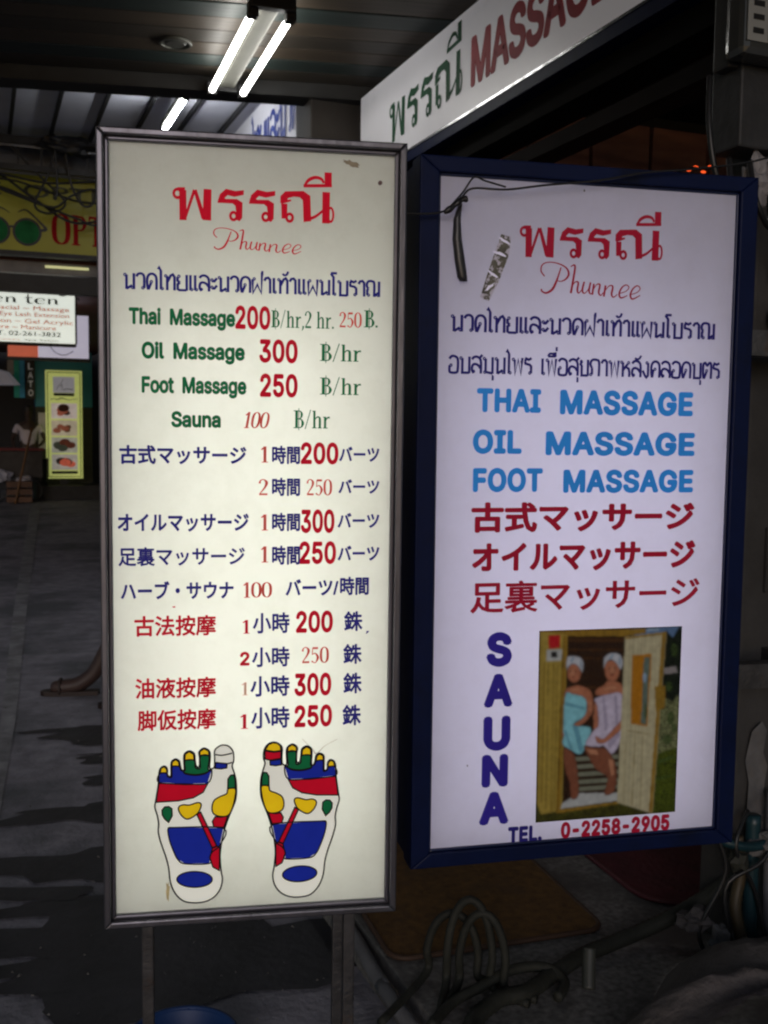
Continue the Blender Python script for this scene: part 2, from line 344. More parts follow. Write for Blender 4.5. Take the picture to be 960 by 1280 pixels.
# ---------------------------------------------------------------- measured sign layouts (metres in each sign's own plane)
LINES_L = [('thai', 'นวดไทยและนวดฝ่าเท้าแผนโบราณ', 'navy', -0.2396, 0.2381, 0.4661, 0.495),
 ('sans', 'Thai  Massage', 'green', -0.2301, -0.0357, 0.4024, 0.433),
 ('num', '200', 'red', -0.0357, 0.0299, 0.399, 0.4419),
 ('serif', 'B/hr,2 hr.', 'green', 0.0315, 0.1497, 0.4038, 0.4351),
 ('serif', '250', 'rust', 0.1604, 0.2035, 0.4073, 0.4359),
 ('serif', 'B.', 'green', 0.2081, 0.2344, 0.4086, 0.4404),
 ('sans', 'Oil  Massage', 'green', -0.2075, -0.0178, 0.34, 0.3708),
 ('num', '300', 'red', 0.0092, 0.0816, 0.3375, 0.3808),
 ('serif', 'B/hr', 'green', 0.1242, 0.2027, 0.343, 0.3747),
 ('sans', 'Foot  Massage', 'green', -0.2079, -0.0147, 0.2766, 0.3076),
 ('num', '250', 'red', 0.0108, 0.082, 0.2729, 0.3165),
 ('serif', 'B/hr', 'green', 0.1248, 0.2034, 0.2794, 0.3113),
 ('sans', 'Sauna', 'green', -0.1543, -0.0625, 0.2134, 0.2433),
 ('serifi', '100', 'rust', -0.0191, 0.0292, 0.2136, 0.2438),
 ('serif', 'B/hr', 'green', 0.0748, 0.1438, 0.2147, 0.2482),
 ('cjk', '古式マッサージ', 'navy', -0.2496, -0.0145, 0.1438, 0.1796),
 ('serif', '1', 'rust', 0.0127, 0.0264, 0.1486, 0.179),
 ('cjk', '時間', 'navy', 0.034, 0.0874, 0.1457, 0.1808),
 ('num', '200', 'red', 0.0889, 0.1614, 0.146, 0.1874),
 ('cjk', 'バーツ', 'navy', 0.163, 0.241, 0.1512, 0.1804),
 ('serif', '2', 'rust', 0.0084, 0.0266, 0.0859, 0.1165),
 ('cjk', '時間', 'navy', 0.0342, 0.0878, 0.0844, 0.1197),
 ('serif', '250', 'rust', 0.1001, 0.1496, 0.086, 0.1169),
 ('cjk', 'バーツ', 'navy', 0.1621, 0.2419, 0.0893, 0.1172),
 ('cjk', 'オイルマッサージ', 'navy', -0.2537, -0.0097, 0.0162, 0.0508),
 ('serif', '1', 'rust', 0.0131, 0.0269, 0.0182, 0.049),
 ('cjk', '時間', 'navy', 0.0345, 0.0883, 0.0166, 0.0521),
 ('num', '300', 'red', 0.0898, 0.1549, 0.0132, 0.0582),
 ('cjk', 'バーツ', 'navy', 0.1611, 0.2428, 0.0223, 0.0519),
 ('cjk', '足裏マッサージ', 'navy', -0.2528, -0.0171, -0.049, -0.0126),
 ('serif', '1', 'rust', 0.0133, 0.0271, -0.0437, -0.0127),
 ('cjk', '時間', 'navy', 0.0348, 0.0887, -0.0486, -0.0113),
 ('num', '250', 'red', 0.0871, 0.1586, -0.0475, -0.0038),
 ('cjk', 'バーツ', 'navy', 0.1618, 0.2437, -0.0419, -0.0121),
 ('cjk', 'ハーブ・サウナ', 'navy', -0.249, -0.0384, -0.1131, -0.078),
 ('serif', '100', 'rust', -0.0201, 0.035, -0.1118, -0.0822),
 ('cjk', 'バーツ/', 'navy', 0.0612, 0.164, -0.1098, -0.0769),
 ('cjk', '時間', 'navy', 0.1671, 0.2239, -0.1097, -0.0734),
 ('cjkb', '古法按摩', 'red', -0.2246, -0.0718, -0.1841, -0.1441),
 ('serif', '1', 'red', -0.0215, -0.0077, -0.182, -0.1554),
 ('cjkb', '小時', 'navy', -0.0016, 0.0693, -0.1824, -0.1417),
 ('num', '200', 'red', 0.0818, 0.1537, -0.1825, -0.1399),
 ('cjkb', '銖', 'navy', 0.1757, 0.2121, -0.1812, -0.1415),
 ('serif', ',', 'navy', 0.2186, 0.225, -0.1837, -0.1645),
 ('num', '2', 'red', -0.026, -0.0076, -0.2448, -0.2181),
 ('cjkb', '小時', 'navy', -0.003, 0.0697, -0.2486, -0.2091),
 ('serif', '250', 'rust', 0.0931, 0.1464, -0.243, -0.2113),
 ('cjkb', '銖', 'navy', 0.1748, 0.2113, -0.2467, -0.2067),
 ('cjkb', '油液按摩', 'red', -0.224, -0.0719, -0.3052, -0.2647),
 ('serif', '1', 'faint', -0.0229, -0.0106, -0.3034, -0.278),
 ('cjkb', '小時', 'navy', -0.0059, 0.07, -0.3071, -0.2659),
 ('num', '300', 'red', 0.0794, 0.1517, -0.308, -0.2634),
 ('cjkb', '銖', 'navy', 0.1754, 0.212, -0.3061, -0.2643),
 ('cjkb', '脚仮按摩', 'red', -0.22, -0.0719, -0.3679, -0.3272),
 ('serif', '1', 'red', -0.0259, -0.0104, -0.37, -0.3414),
 ('cjkb', '小時', 'navy', -0.0043, 0.0704, -0.3708, -0.3278),
 ('num', '250', 'red', 0.0798, 0.1539, -0.3706, -0.3272),
 ('cjkb', '銖', 'navy', 0.1745, 0.2112, -0.3706, -0.3286)]
LINES_R = [('thai', 'นวดไทยและนวดฝ่าเท้าแผนโบราณ', 'navy', -0.3032, 0.2888, 0.3882, 0.422),
 ('thai', 'อบสมุนไพร เพื่อสุขภาพหลังคลอดบุตร', 'navy', -0.3069, 0.304, 0.3041, 0.3381),
 ('wide', 'THAI', 'sky', -0.244, -0.1043, 0.2254, 0.2745),
 ('wide', 'MASSAGE', 'sky', -0.0615, 0.2443, 0.223, 0.2747),
 ('wide', 'OIL', 'sky', -0.251, -0.1446, 0.1397, 0.1891),
 ('wide', 'MASSAGE', 'sky', -0.0913, 0.2517, 0.1372, 0.1875),
 ('wide', 'FOOT', 'sky', -0.2494, -0.0965, 0.0602, 0.1099),
 ('wide', 'MASSAGE', 'sky', -0.0497, 0.2511, 0.058, 0.1071),
 ('cjkh', '古式マッサージ', 'maroon', -0.2514, 0.2562, -0.0248, 0.0386),
 ('cjkh', 'オイルマッサージ', 'maroon', -0.248, 0.2617, -0.1087, -0.0466),
 ('cjkh', '足裏マッサージ', 'maroon', -0.2499, 0.2748, -0.1948, -0.1272),
 ('round', 'S', 'indigo', -0.2126, -0.1574, -0.3086, -0.2367),
 ('round', 'A', 'indigo', -0.2161, -0.1536, -0.3962, -0.3256),
 ('round', 'U', 'indigo', -0.2159, -0.1569, -0.4898, -0.4169),
 ('round', 'N', 'indigo', -0.2179, -0.1604, -0.5698, -0.5),
 ('round', 'A', 'indigo', -0.2216, -0.1568, -0.652, -0.5817),
 ('wide', 'TEL.', 'navy', -0.1555, -0.0786, -0.6977, -0.6622),
 ('wide', '0-2258-2905', 'maroon', -0.0344, 0.2232, -0.6965, -0.6606)]
HEAD_STROKES = [([(0.195, 0.582), (0.2, 0.086)], [0.133, 0.133]), ([(0.236, 0.115), (0.413, 0.592)], [0.049, 0.056]), ([(0.424, 0.593), (0.588, 0.131)], [0.063, 0.084]), ([(0.66, 0.615), (0.645, 0.099)], [0.147, 0.161]), ([(0.097, 0.598), (0.237, 0.605)], [0.049, 0.049]), ([(2.121, 0.185), (2.119, 0.434)], [0.105, 0.119]), ([(2.612, 0.2), (2.739, 0.252), (2.907, 0.378)], [0.056, 0.046, 0.039]), ([(2.93, 0.661), (2.927, 0.135)], [0.147, 0.147]), ([(2.488, 0.749), (3.039, 0.776)], [0.053, 0.053]), ([(2.517, 0.765), (2.582, 0.846), (2.705, 0.898), (2.829, 0.88), (2.881, 0.811)], [0.042, 0.056, 0.056, 0.049, 0.042]), ([(2.964, 0.993), (2.966, 0.751)], [0.14, 0.14]), ([(2.054, 0.452), (2.174, 0.479), (2.25, 0.497)], [0.049, 0.042, 0.028])]
HEAD_RINGS = [((0.097, 0.521), 0.07, 0.07, 0.049), ((1.15, 0.188), 0.06, 0.063, 0.049), ((1.763, 0.198), 0.06, 0.063, 0.049), ((2.222, 0.204), 0.06, 0.063, 0.049), ((3.018, 0.282), 0.053, 0.119, 0.039)]
HEAD_POLYS = [[(0.847, 0.396), (0.858, 0.449), (0.894, 0.545), (1.007, 0.635), (1.185, 0.605), (1.346, 0.627), (1.342, 0.549), (1.167, 0.509), (1.036, 0.531), (0.979, 0.479), (1.007, 0.467), (1.214, 0.473), (1.321, 0.418), (1.314, 0.164), (1.264, 0.105), (1.2, 0.13), (1.2, 0.254), (1.185, 0.359), (1.132, 0.399)], [(1.443, 0.406), (1.453, 0.459), (1.489, 0.556), (1.603, 0.646), (1.783, 0.616), (1.945, 0.638), (1.942, 0.56), (1.765, 0.52), (1.632, 0.542), (1.575, 0.49), (1.604, 0.477), (1.812, 0.483), (1.921, 0.428), (1.915, 0.173), (1.864, 0.114), (1.799, 0.139), (1.799, 0.263), (1.784, 0.369), (1.73, 0.409)], [(2.04, 0.444), (2.046, 0.558), (2.136, 0.64), (2.488, 0.661), (2.62, 0.585), (2.641, 0.158), (2.492, 0.138), (2.475, 0.507), (2.416, 0.554), (2.3, 0.559), (2.191, 0.529), (2.163, 0.457)]]
HEAD_W = 3.099
SCRIPT_STROKES = [([(0.201, 0.284), (0.179, 0.209), (0.157, 0.142), (0.12, 0.067), (0.062, 0.03), (0.02, 0.045), (0.013, 0.067)], [0.0117, 0.0151, 0.0201, 0.0234, 0.0184, 0.0151, 0.0167]), ([(0.042, 0.192), (0.007, 0.239), (0.017, 0.301), (0.079, 0.329), (0.171, 0.321), (0.251, 0.284), (0.279, 0.226), (0.254, 0.176), (0.204, 0.149), (0.157, 0.156)], [0.0117, 0.0134, 0.0117, 0.01, 0.0117, 0.0151, 0.0201, 0.0167, 0.01, 0.0084]), ([(0.296, 0.296), (0.338, 0.309), (0.328, 0.192), (0.304, 0.038)], [0.0084, 0.0167, 0.0201, 0.0201]), ([(0.308, 0.092), (0.341, 0.145), (0.375, 0.145), (0.368, 0.072), (0.383, 0.042), (0.418, 0.084)], [0.0084, 0.01, 0.0167, 0.0184, 0.0117, 0.0084]), ([(0.435, 0.156), (0.418, 0.072), (0.438, 0.042), (0.475, 0.079), (0.498, 0.149)], [0.0167, 0.0184, 0.0117, 0.0084, 0.0084]), ([(0.498, 0.152), (0.485, 0.067), (0.505, 0.038), (0.522, 0.059)], [0.0167, 0.0184, 0.0117, 0.0084]), ([(0.532, 0.139), (0.518, 0.032)], [0.0184, 0.0184]), ([(0.522, 0.075), (0.559, 0.132), (0.592, 0.132), (0.582, 0.059), (0.602, 0.028), (0.63, 0.059)], [0.0084, 0.01, 0.0167, 0.0184, 0.0117, 0.0084]), ([(0.649, 0.129), (0.634, 0.018)], [0.0184, 0.0184]), ([(0.639, 0.067), (0.686, 0.125), (0.722, 0.119), (0.712, 0.045), (0.732, 0.015), (0.769, 0.045)], [0.0084, 0.01, 0.0167, 0.0184, 0.0117, 0.0084]), ([(0.783, 0.052), (0.856, 0.079), (0.886, 0.119), (0.856, 0.142), (0.813, 0.112), (0.789, 0.05), (0.809, 0.012), (0.873, 0.038)], [0.0084, 0.0084, 0.01, 0.0117, 0.0151, 0.0184, 0.0151, 0.0084]), ([(0.893, 0.045), (0.97, 0.072), (1.0, 0.112), (0.97, 0.139), (0.926, 0.105), (0.903, 0.045), (0.926, 0.005), (1.003, 0.045)], [0.0084, 0.0084, 0.01, 0.0117, 0.0151, 0.0184, 0.0151, 0.0084])]
FOOT_A = ([(-0.057, -0.3994), (-0.0465, -0.4031), (-0.039, -0.4144), (-0.038, -0.4309), (-0.0411, -0.4418), (-0.0371, -0.4558), (-0.0337, -0.4697), (-0.0326, -0.4864), (-0.0336, -0.5057), (-0.0384, -0.5221), (-0.0464, -0.5412), (-0.0531, -0.5603), (-0.0584, -0.5795), (-0.0624, -0.6016), (-0.0643, -0.6239), (-0.0624, -0.652), (-0.0598, -0.669), (-0.0638, -0.6884), (-0.0758, -0.7045), (-0.0945, -0.7132), (-0.1184, -0.7136), (-0.137, -0.7077), (-0.1514, -0.6914), (-0.16, -0.6686), (-0.163, -0.6405), (-0.1682, -0.618), (-0.1772, -0.5899), (-0.1823, -0.5675), (-0.1814, -0.551), (-0.1839, -0.5344), (-0.1885, -0.5177), (-0.1871, -0.5068), (-0.1844, -0.4905), (-0.1809, -0.466), (-0.1803, -0.4497), (-0.1771, -0.4403), (-0.1698, -0.4368), (-0.1647, -0.4422), (-0.1637, -0.4553), (-0.158, -0.4569), (-0.1576, -0.437), (-0.156, -0.4275), (-0.1484, -0.4237), (-0.1417, -0.4281), (-0.1399, -0.4377), (-0.1373, -0.4455), (-0.1328, -0.4451), (-0.1333, -0.4243), (-0.1317, -0.4135), (-0.1228, -0.4086), (-0.1134, -0.4142), (-0.1118, -0.4279), (-0.1098, -0.439), (-0.104, -0.4403), (-0.1034, -0.4228), (-0.1044, -0.4113), (-0.0952, -0.404), (-0.085, -0.4098), (-0.0829, -0.4209), (-0.084, -0.4442), (-0.0755, -0.4431), (-0.0745, -0.4267), (-0.0745, -0.4102), (-0.0663, -0.4018)], [('yellow', [(-0.1782, -0.4498), (-0.1764, -0.4411), (-0.1704, -0.4381), (-0.166, -0.4427), (-0.1652, -0.4503)]), ('yellow', [(-0.156, -0.4371), (-0.155, -0.4289), (-0.1484, -0.4251), (-0.1432, -0.4294), (-0.142, -0.4382)]), ('yellow', [(-0.1317, -0.4266), (-0.1304, -0.4146), (-0.1228, -0.4103), (-0.1149, -0.4155), (-0.1137, -0.4265)]), ('yellow', [(-0.1031, -0.4179), (-0.1026, -0.4105), (-0.0947, -0.4054), (-0.0863, -0.4103), (-0.0853, -0.4194)]), ('green', [(-0.1307, -0.4277), (-0.1134, -0.4279), (-0.1116, -0.4416), (-0.1024, -0.4437), (-0.1016, -0.4199), (-0.0855, -0.4205), (-0.0872, -0.4459), (-0.0808, -0.4476), (-0.094, -0.4542), (-0.1124, -0.4561), (-0.1308, -0.4523), (-0.1342, -0.4478), (-0.1307, -0.4458)]), ('blue', [(-0.1787, -0.4511), (-0.1655, -0.4517), (-0.1645, -0.4572), (-0.1564, -0.4589), (-0.1553, -0.439), (-0.1422, -0.439), (-0.1391, -0.446), (-0.1344, -0.4484), (-0.1308, -0.4537), (-0.1124, -0.4575), (-0.094, -0.4555), (-0.0803, -0.4487), (-0.0883, -0.4745), (-0.1308, -0.4737), (-0.1799, -0.4688)]), ('red', [(-0.1804, -0.4702), (-0.1309, -0.4751), (-0.0883, -0.4759), (-0.0967, -0.4918), (-0.1152, -0.5019), (-0.1441, -0.5069), (-0.1858, -0.5077), (-0.1839, -0.4905)]), ('blue', [(-0.0726, -0.4339), (-0.0507, -0.4367), (-0.0515, -0.4452), (-0.0623, -0.4467), (-0.0737, -0.4451)]), ('green', [(-0.0491, -0.4677), (-0.0443, -0.4604), (-0.0379, -0.4596), (-0.0353, -0.4696), (-0.035, -0.4863), (-0.0496, -0.4862)]), ('yellow', [(-0.0486, -0.4873), (-0.035, -0.4876), (-0.0358, -0.5056), (-0.0403, -0.5248), (-0.0483, -0.54), (-0.0624, -0.5421), (-0.0762, -0.5364), (-0.0799, -0.5243), (-0.0761, -0.5098), (-0.065, -0.5023), (-0.0517, -0.4968)]), ('red', [(-0.0738, -0.5421), (-0.0624, -0.5435), (-0.0496, -0.5416), (-0.0571, -0.564), (-0.0762, -0.5625), (-0.0791, -0.5512)]), ('green', [(-0.175, -0.5239), (-0.17, -0.5178), (-0.1624, -0.5173), (-0.1564, -0.522), (-0.1557, -0.5358), (-0.1626, -0.5487), (-0.1699, -0.542), (-0.1745, -0.5335)]), ('yellow', [(-0.1436, -0.5254), (-0.1423, -0.518), (-0.1344, -0.5151), (-0.1231, -0.5162), (-0.1086, -0.5122), (-0.1013, -0.5142), (-0.1013, -0.5219), (-0.1087, -0.5348), (-0.1258, -0.5442), (-0.1371, -0.5375)]), ('blue', [(-0.1642, -0.564), (-0.1605, -0.5601), (-0.1535, -0.5596), (-0.0579, -0.5662), (-0.0651, -0.6001), (-0.0784, -0.6119), (-0.0842, -0.6228), (-0.0848, -0.6356), (-0.1314, -0.6337), (-0.1453, -0.6243), (-0.1532, -0.6078), (-0.1609, -0.5852)]), ('red', [(-0.1087, -0.5359), (-0.1016, -0.5313), (-0.0709, -0.6006), (-0.0794, -0.6046)]), ('red', [(-0.0792, -0.6052), (-0.0709, -0.6017), (-0.0651, -0.6026), (-0.0659, -0.6512), (-0.0779, -0.6435), (-0.0842, -0.6256)]), ('blue', [(-0.0795, -0.6684), (-0.0807, -0.6724), (-0.0841, -0.6761), (-0.0895, -0.6791), (-0.0966, -0.6812), (-0.1048, -0.6823), (-0.1136, -0.6823), (-0.1223, -0.6812), (-0.1305, -0.6791), (-0.1375, -0.6761), (-0.1429, -0.6725), (-0.1462, -0.6685), (-0.1474, -0.6643), (-0.1462, -0.6603), (-0.1428, -0.6566), (-0.1374, -0.6536), (-0.1304, -0.6515), (-0.1223, -0.6504), (-0.1135, -0.6504), (-0.1047, -0.6515), (-0.0965, -0.6535), (-0.0895, -0.6565), (-0.0841, -0.6601), (-0.0807, -0.6642)])], [[(-0.0734, -0.4177), (-0.0597, -0.4196), (-0.0411, -0.4162)], [(-0.0716, -0.4334), (-0.0517, -0.4367), (-0.0411, -0.4344)]])
FOOT_B = ([(0.0386, -0.3973), (0.0282, -0.4008), (0.0208, -0.412), (0.0196, -0.4284), (0.0226, -0.4393), (0.0185, -0.4531), (0.015, -0.4669), (0.0138, -0.4835), (0.0146, -0.5028), (0.0191, -0.5193), (0.0267, -0.5385), (0.033, -0.5578), (0.038, -0.5772), (0.0417, -0.5995), (0.0433, -0.6218), (0.0412, -0.6498), (0.0384, -0.6666), (0.0421, -0.6863), (0.0538, -0.7031), (0.0722, -0.713), (0.0961, -0.715), (0.1148, -0.7102), (0.1295, -0.6946), (0.1385, -0.672), (0.1418, -0.6437), (0.1473, -0.6211), (0.1568, -0.5929), (0.1623, -0.5704), (0.1615, -0.5535), (0.1643, -0.5367), (0.1692, -0.5198), (0.1679, -0.5087), (0.1653, -0.492), (0.162, -0.4669), (0.1615, -0.4503), (0.1584, -0.4406), (0.151, -0.4369), (0.1457, -0.4423), (0.1446, -0.4556), (0.1387, -0.4571), (0.1386, -0.4369), (0.1371, -0.4272), (0.1294, -0.4232), (0.1225, -0.4275), (0.1206, -0.4373), (0.1179, -0.4451), (0.1135, -0.4446), (0.1142, -0.4236), (0.1127, -0.4126), (0.1038, -0.4075), (0.0943, -0.413), (0.0926, -0.4268), (0.0904, -0.4379), (0.0846, -0.4391), (0.0843, -0.4215), (0.0854, -0.4099), (0.0763, -0.4024), (0.0661, -0.4082), (0.0639, -0.4192), (0.0647, -0.4426), (0.0564, -0.4414), (0.0555, -0.4249), (0.0557, -0.4084), (0.0477, -0.3998)], [('yellow', [(0.1594, -0.4503), (0.1576, -0.4415), (0.1515, -0.4383), (0.147, -0.4428), (0.1462, -0.4506)]), ('yellow', [(0.137, -0.4369), (0.136, -0.4286), (0.1294, -0.4246), (0.1241, -0.4289), (0.1227, -0.4378)]), ('yellow', [(0.1126, -0.4258), (0.1113, -0.4137), (0.1038, -0.4092), (0.0958, -0.4143), (0.0944, -0.4254)]), ('yellow', [(0.084, -0.4165), (0.0836, -0.4091), (0.0758, -0.4038), (0.0674, -0.4087), (0.0663, -0.4178)]), ('green', [(0.1115, -0.427), (0.0942, -0.4268), (0.0922, -0.4406), (0.083, -0.4425), (0.0825, -0.4185), (0.0665, -0.4189), (0.0678, -0.4444), (0.0616, -0.4459), (0.0746, -0.4528), (0.0929, -0.4552), (0.1113, -0.4518), (0.1148, -0.4473), (0.1114, -0.4452)]), ('blue', [(0.1599, -0.4517), (0.1464, -0.452), (0.1453, -0.4575), (0.1371, -0.4591), (0.1362, -0.4389), (0.123, -0.4386), (0.1198, -0.4456), (0.115, -0.4479), (0.1113, -0.4532), (0.0929, -0.4566), (0.0745, -0.4542), (0.061, -0.4471), (0.0686, -0.4731), (0.1112, -0.4734), (0.1609, -0.4697)]), ('red', [(0.1614, -0.4711), (0.1111, -0.4748), (0.0686, -0.4745), (0.0768, -0.4907), (0.0951, -0.5015), (0.1241, -0.5074), (0.1666, -0.5095), (0.1648, -0.492)]), ('blue', [(0.0536, -0.4321), (0.032, -0.4345), (0.0327, -0.443), (0.0433, -0.4447), (0.0545, -0.4433)]), ('green', [(0.0301, -0.4653), (0.0255, -0.4579), (0.0193, -0.457), (0.0166, -0.4669), (0.0161, -0.4834), (0.0304, -0.4837)]), ('yellow', [(0.0294, -0.4849), (0.0161, -0.4848), (0.0167, -0.5027), (0.0209, -0.522), (0.0285, -0.5374), (0.0423, -0.54), (0.056, -0.5348), (0.0598, -0.5228), (0.0563, -0.5082), (0.0454, -0.5003), (0.0324, -0.4945)]), ('red', [(0.0536, -0.5404), (0.0423, -0.5414), (0.0298, -0.539), (0.0369, -0.5617), (0.0557, -0.5609), (0.0587, -0.5498)]), ('green', [(0.1553, -0.5256), (0.1503, -0.5193), (0.1426, -0.5185), (0.1365, -0.5231), (0.1356, -0.5371), (0.1424, -0.5504), (0.1499, -0.5439), (0.1547, -0.5354)]), ('yellow', [(0.1235, -0.5261), (0.1222, -0.5186), (0.1143, -0.5153), (0.1029, -0.5161), (0.0885, -0.5116), (0.0811, -0.5133), (0.081, -0.5211), (0.0883, -0.5344), (0.1054, -0.5444), (0.1168, -0.5382)]), ('blue', [(0.1439, -0.5661), (0.1402, -0.5619), (0.133, -0.5611), (0.0376, -0.5639), (0.0444, -0.5981), (0.0574, -0.6105), (0.063, -0.6217), (0.0634, -0.6346), (0.11, -0.6351), (0.1241, -0.6263), (0.1322, -0.61), (0.1403, -0.5874)]), ('red', [(0.0883, -0.5355), (0.0812, -0.5306), (0.0501, -0.5989), (0.0585, -0.6033)]), ('red', [(0.0582, -0.6038), (0.0501, -0.6), (0.0443, -0.6006), (0.0446, -0.6492), (0.0565, -0.6422), (0.063, -0.6245)]), ('blue', [(0.0579, -0.6671), (0.059, -0.6713), (0.0623, -0.6751), (0.0677, -0.6784), (0.0746, -0.681), (0.0828, -0.6826), (0.0916, -0.6831), (0.1004, -0.6825), (0.1086, -0.6809), (0.1156, -0.6783), (0.1211, -0.675), (0.1245, -0.6711), (0.1257, -0.6669), (0.1246, -0.6627), (0.1212, -0.6589), (0.1158, -0.6556), (0.1088, -0.653), (0.1006, -0.6515), (0.0918, -0.651), (0.0831, -0.6516), (0.0749, -0.6532), (0.0679, -0.6558), (0.0625, -0.6591), (0.0591, -0.663)]), ('yellow', [(0.0535, -0.4145), (0.052, -0.4052), (0.0464, -0.3998), (0.0381, -0.3984), (0.0292, -0.4019), (0.0229, -0.4125), (0.0397, -0.4159)]), ('red', [(0.0535, -0.4161), (0.0397, -0.4175), (0.0223, -0.4141), (0.0227, -0.4305), (0.033, -0.4331), (0.0534, -0.4304)])], [])
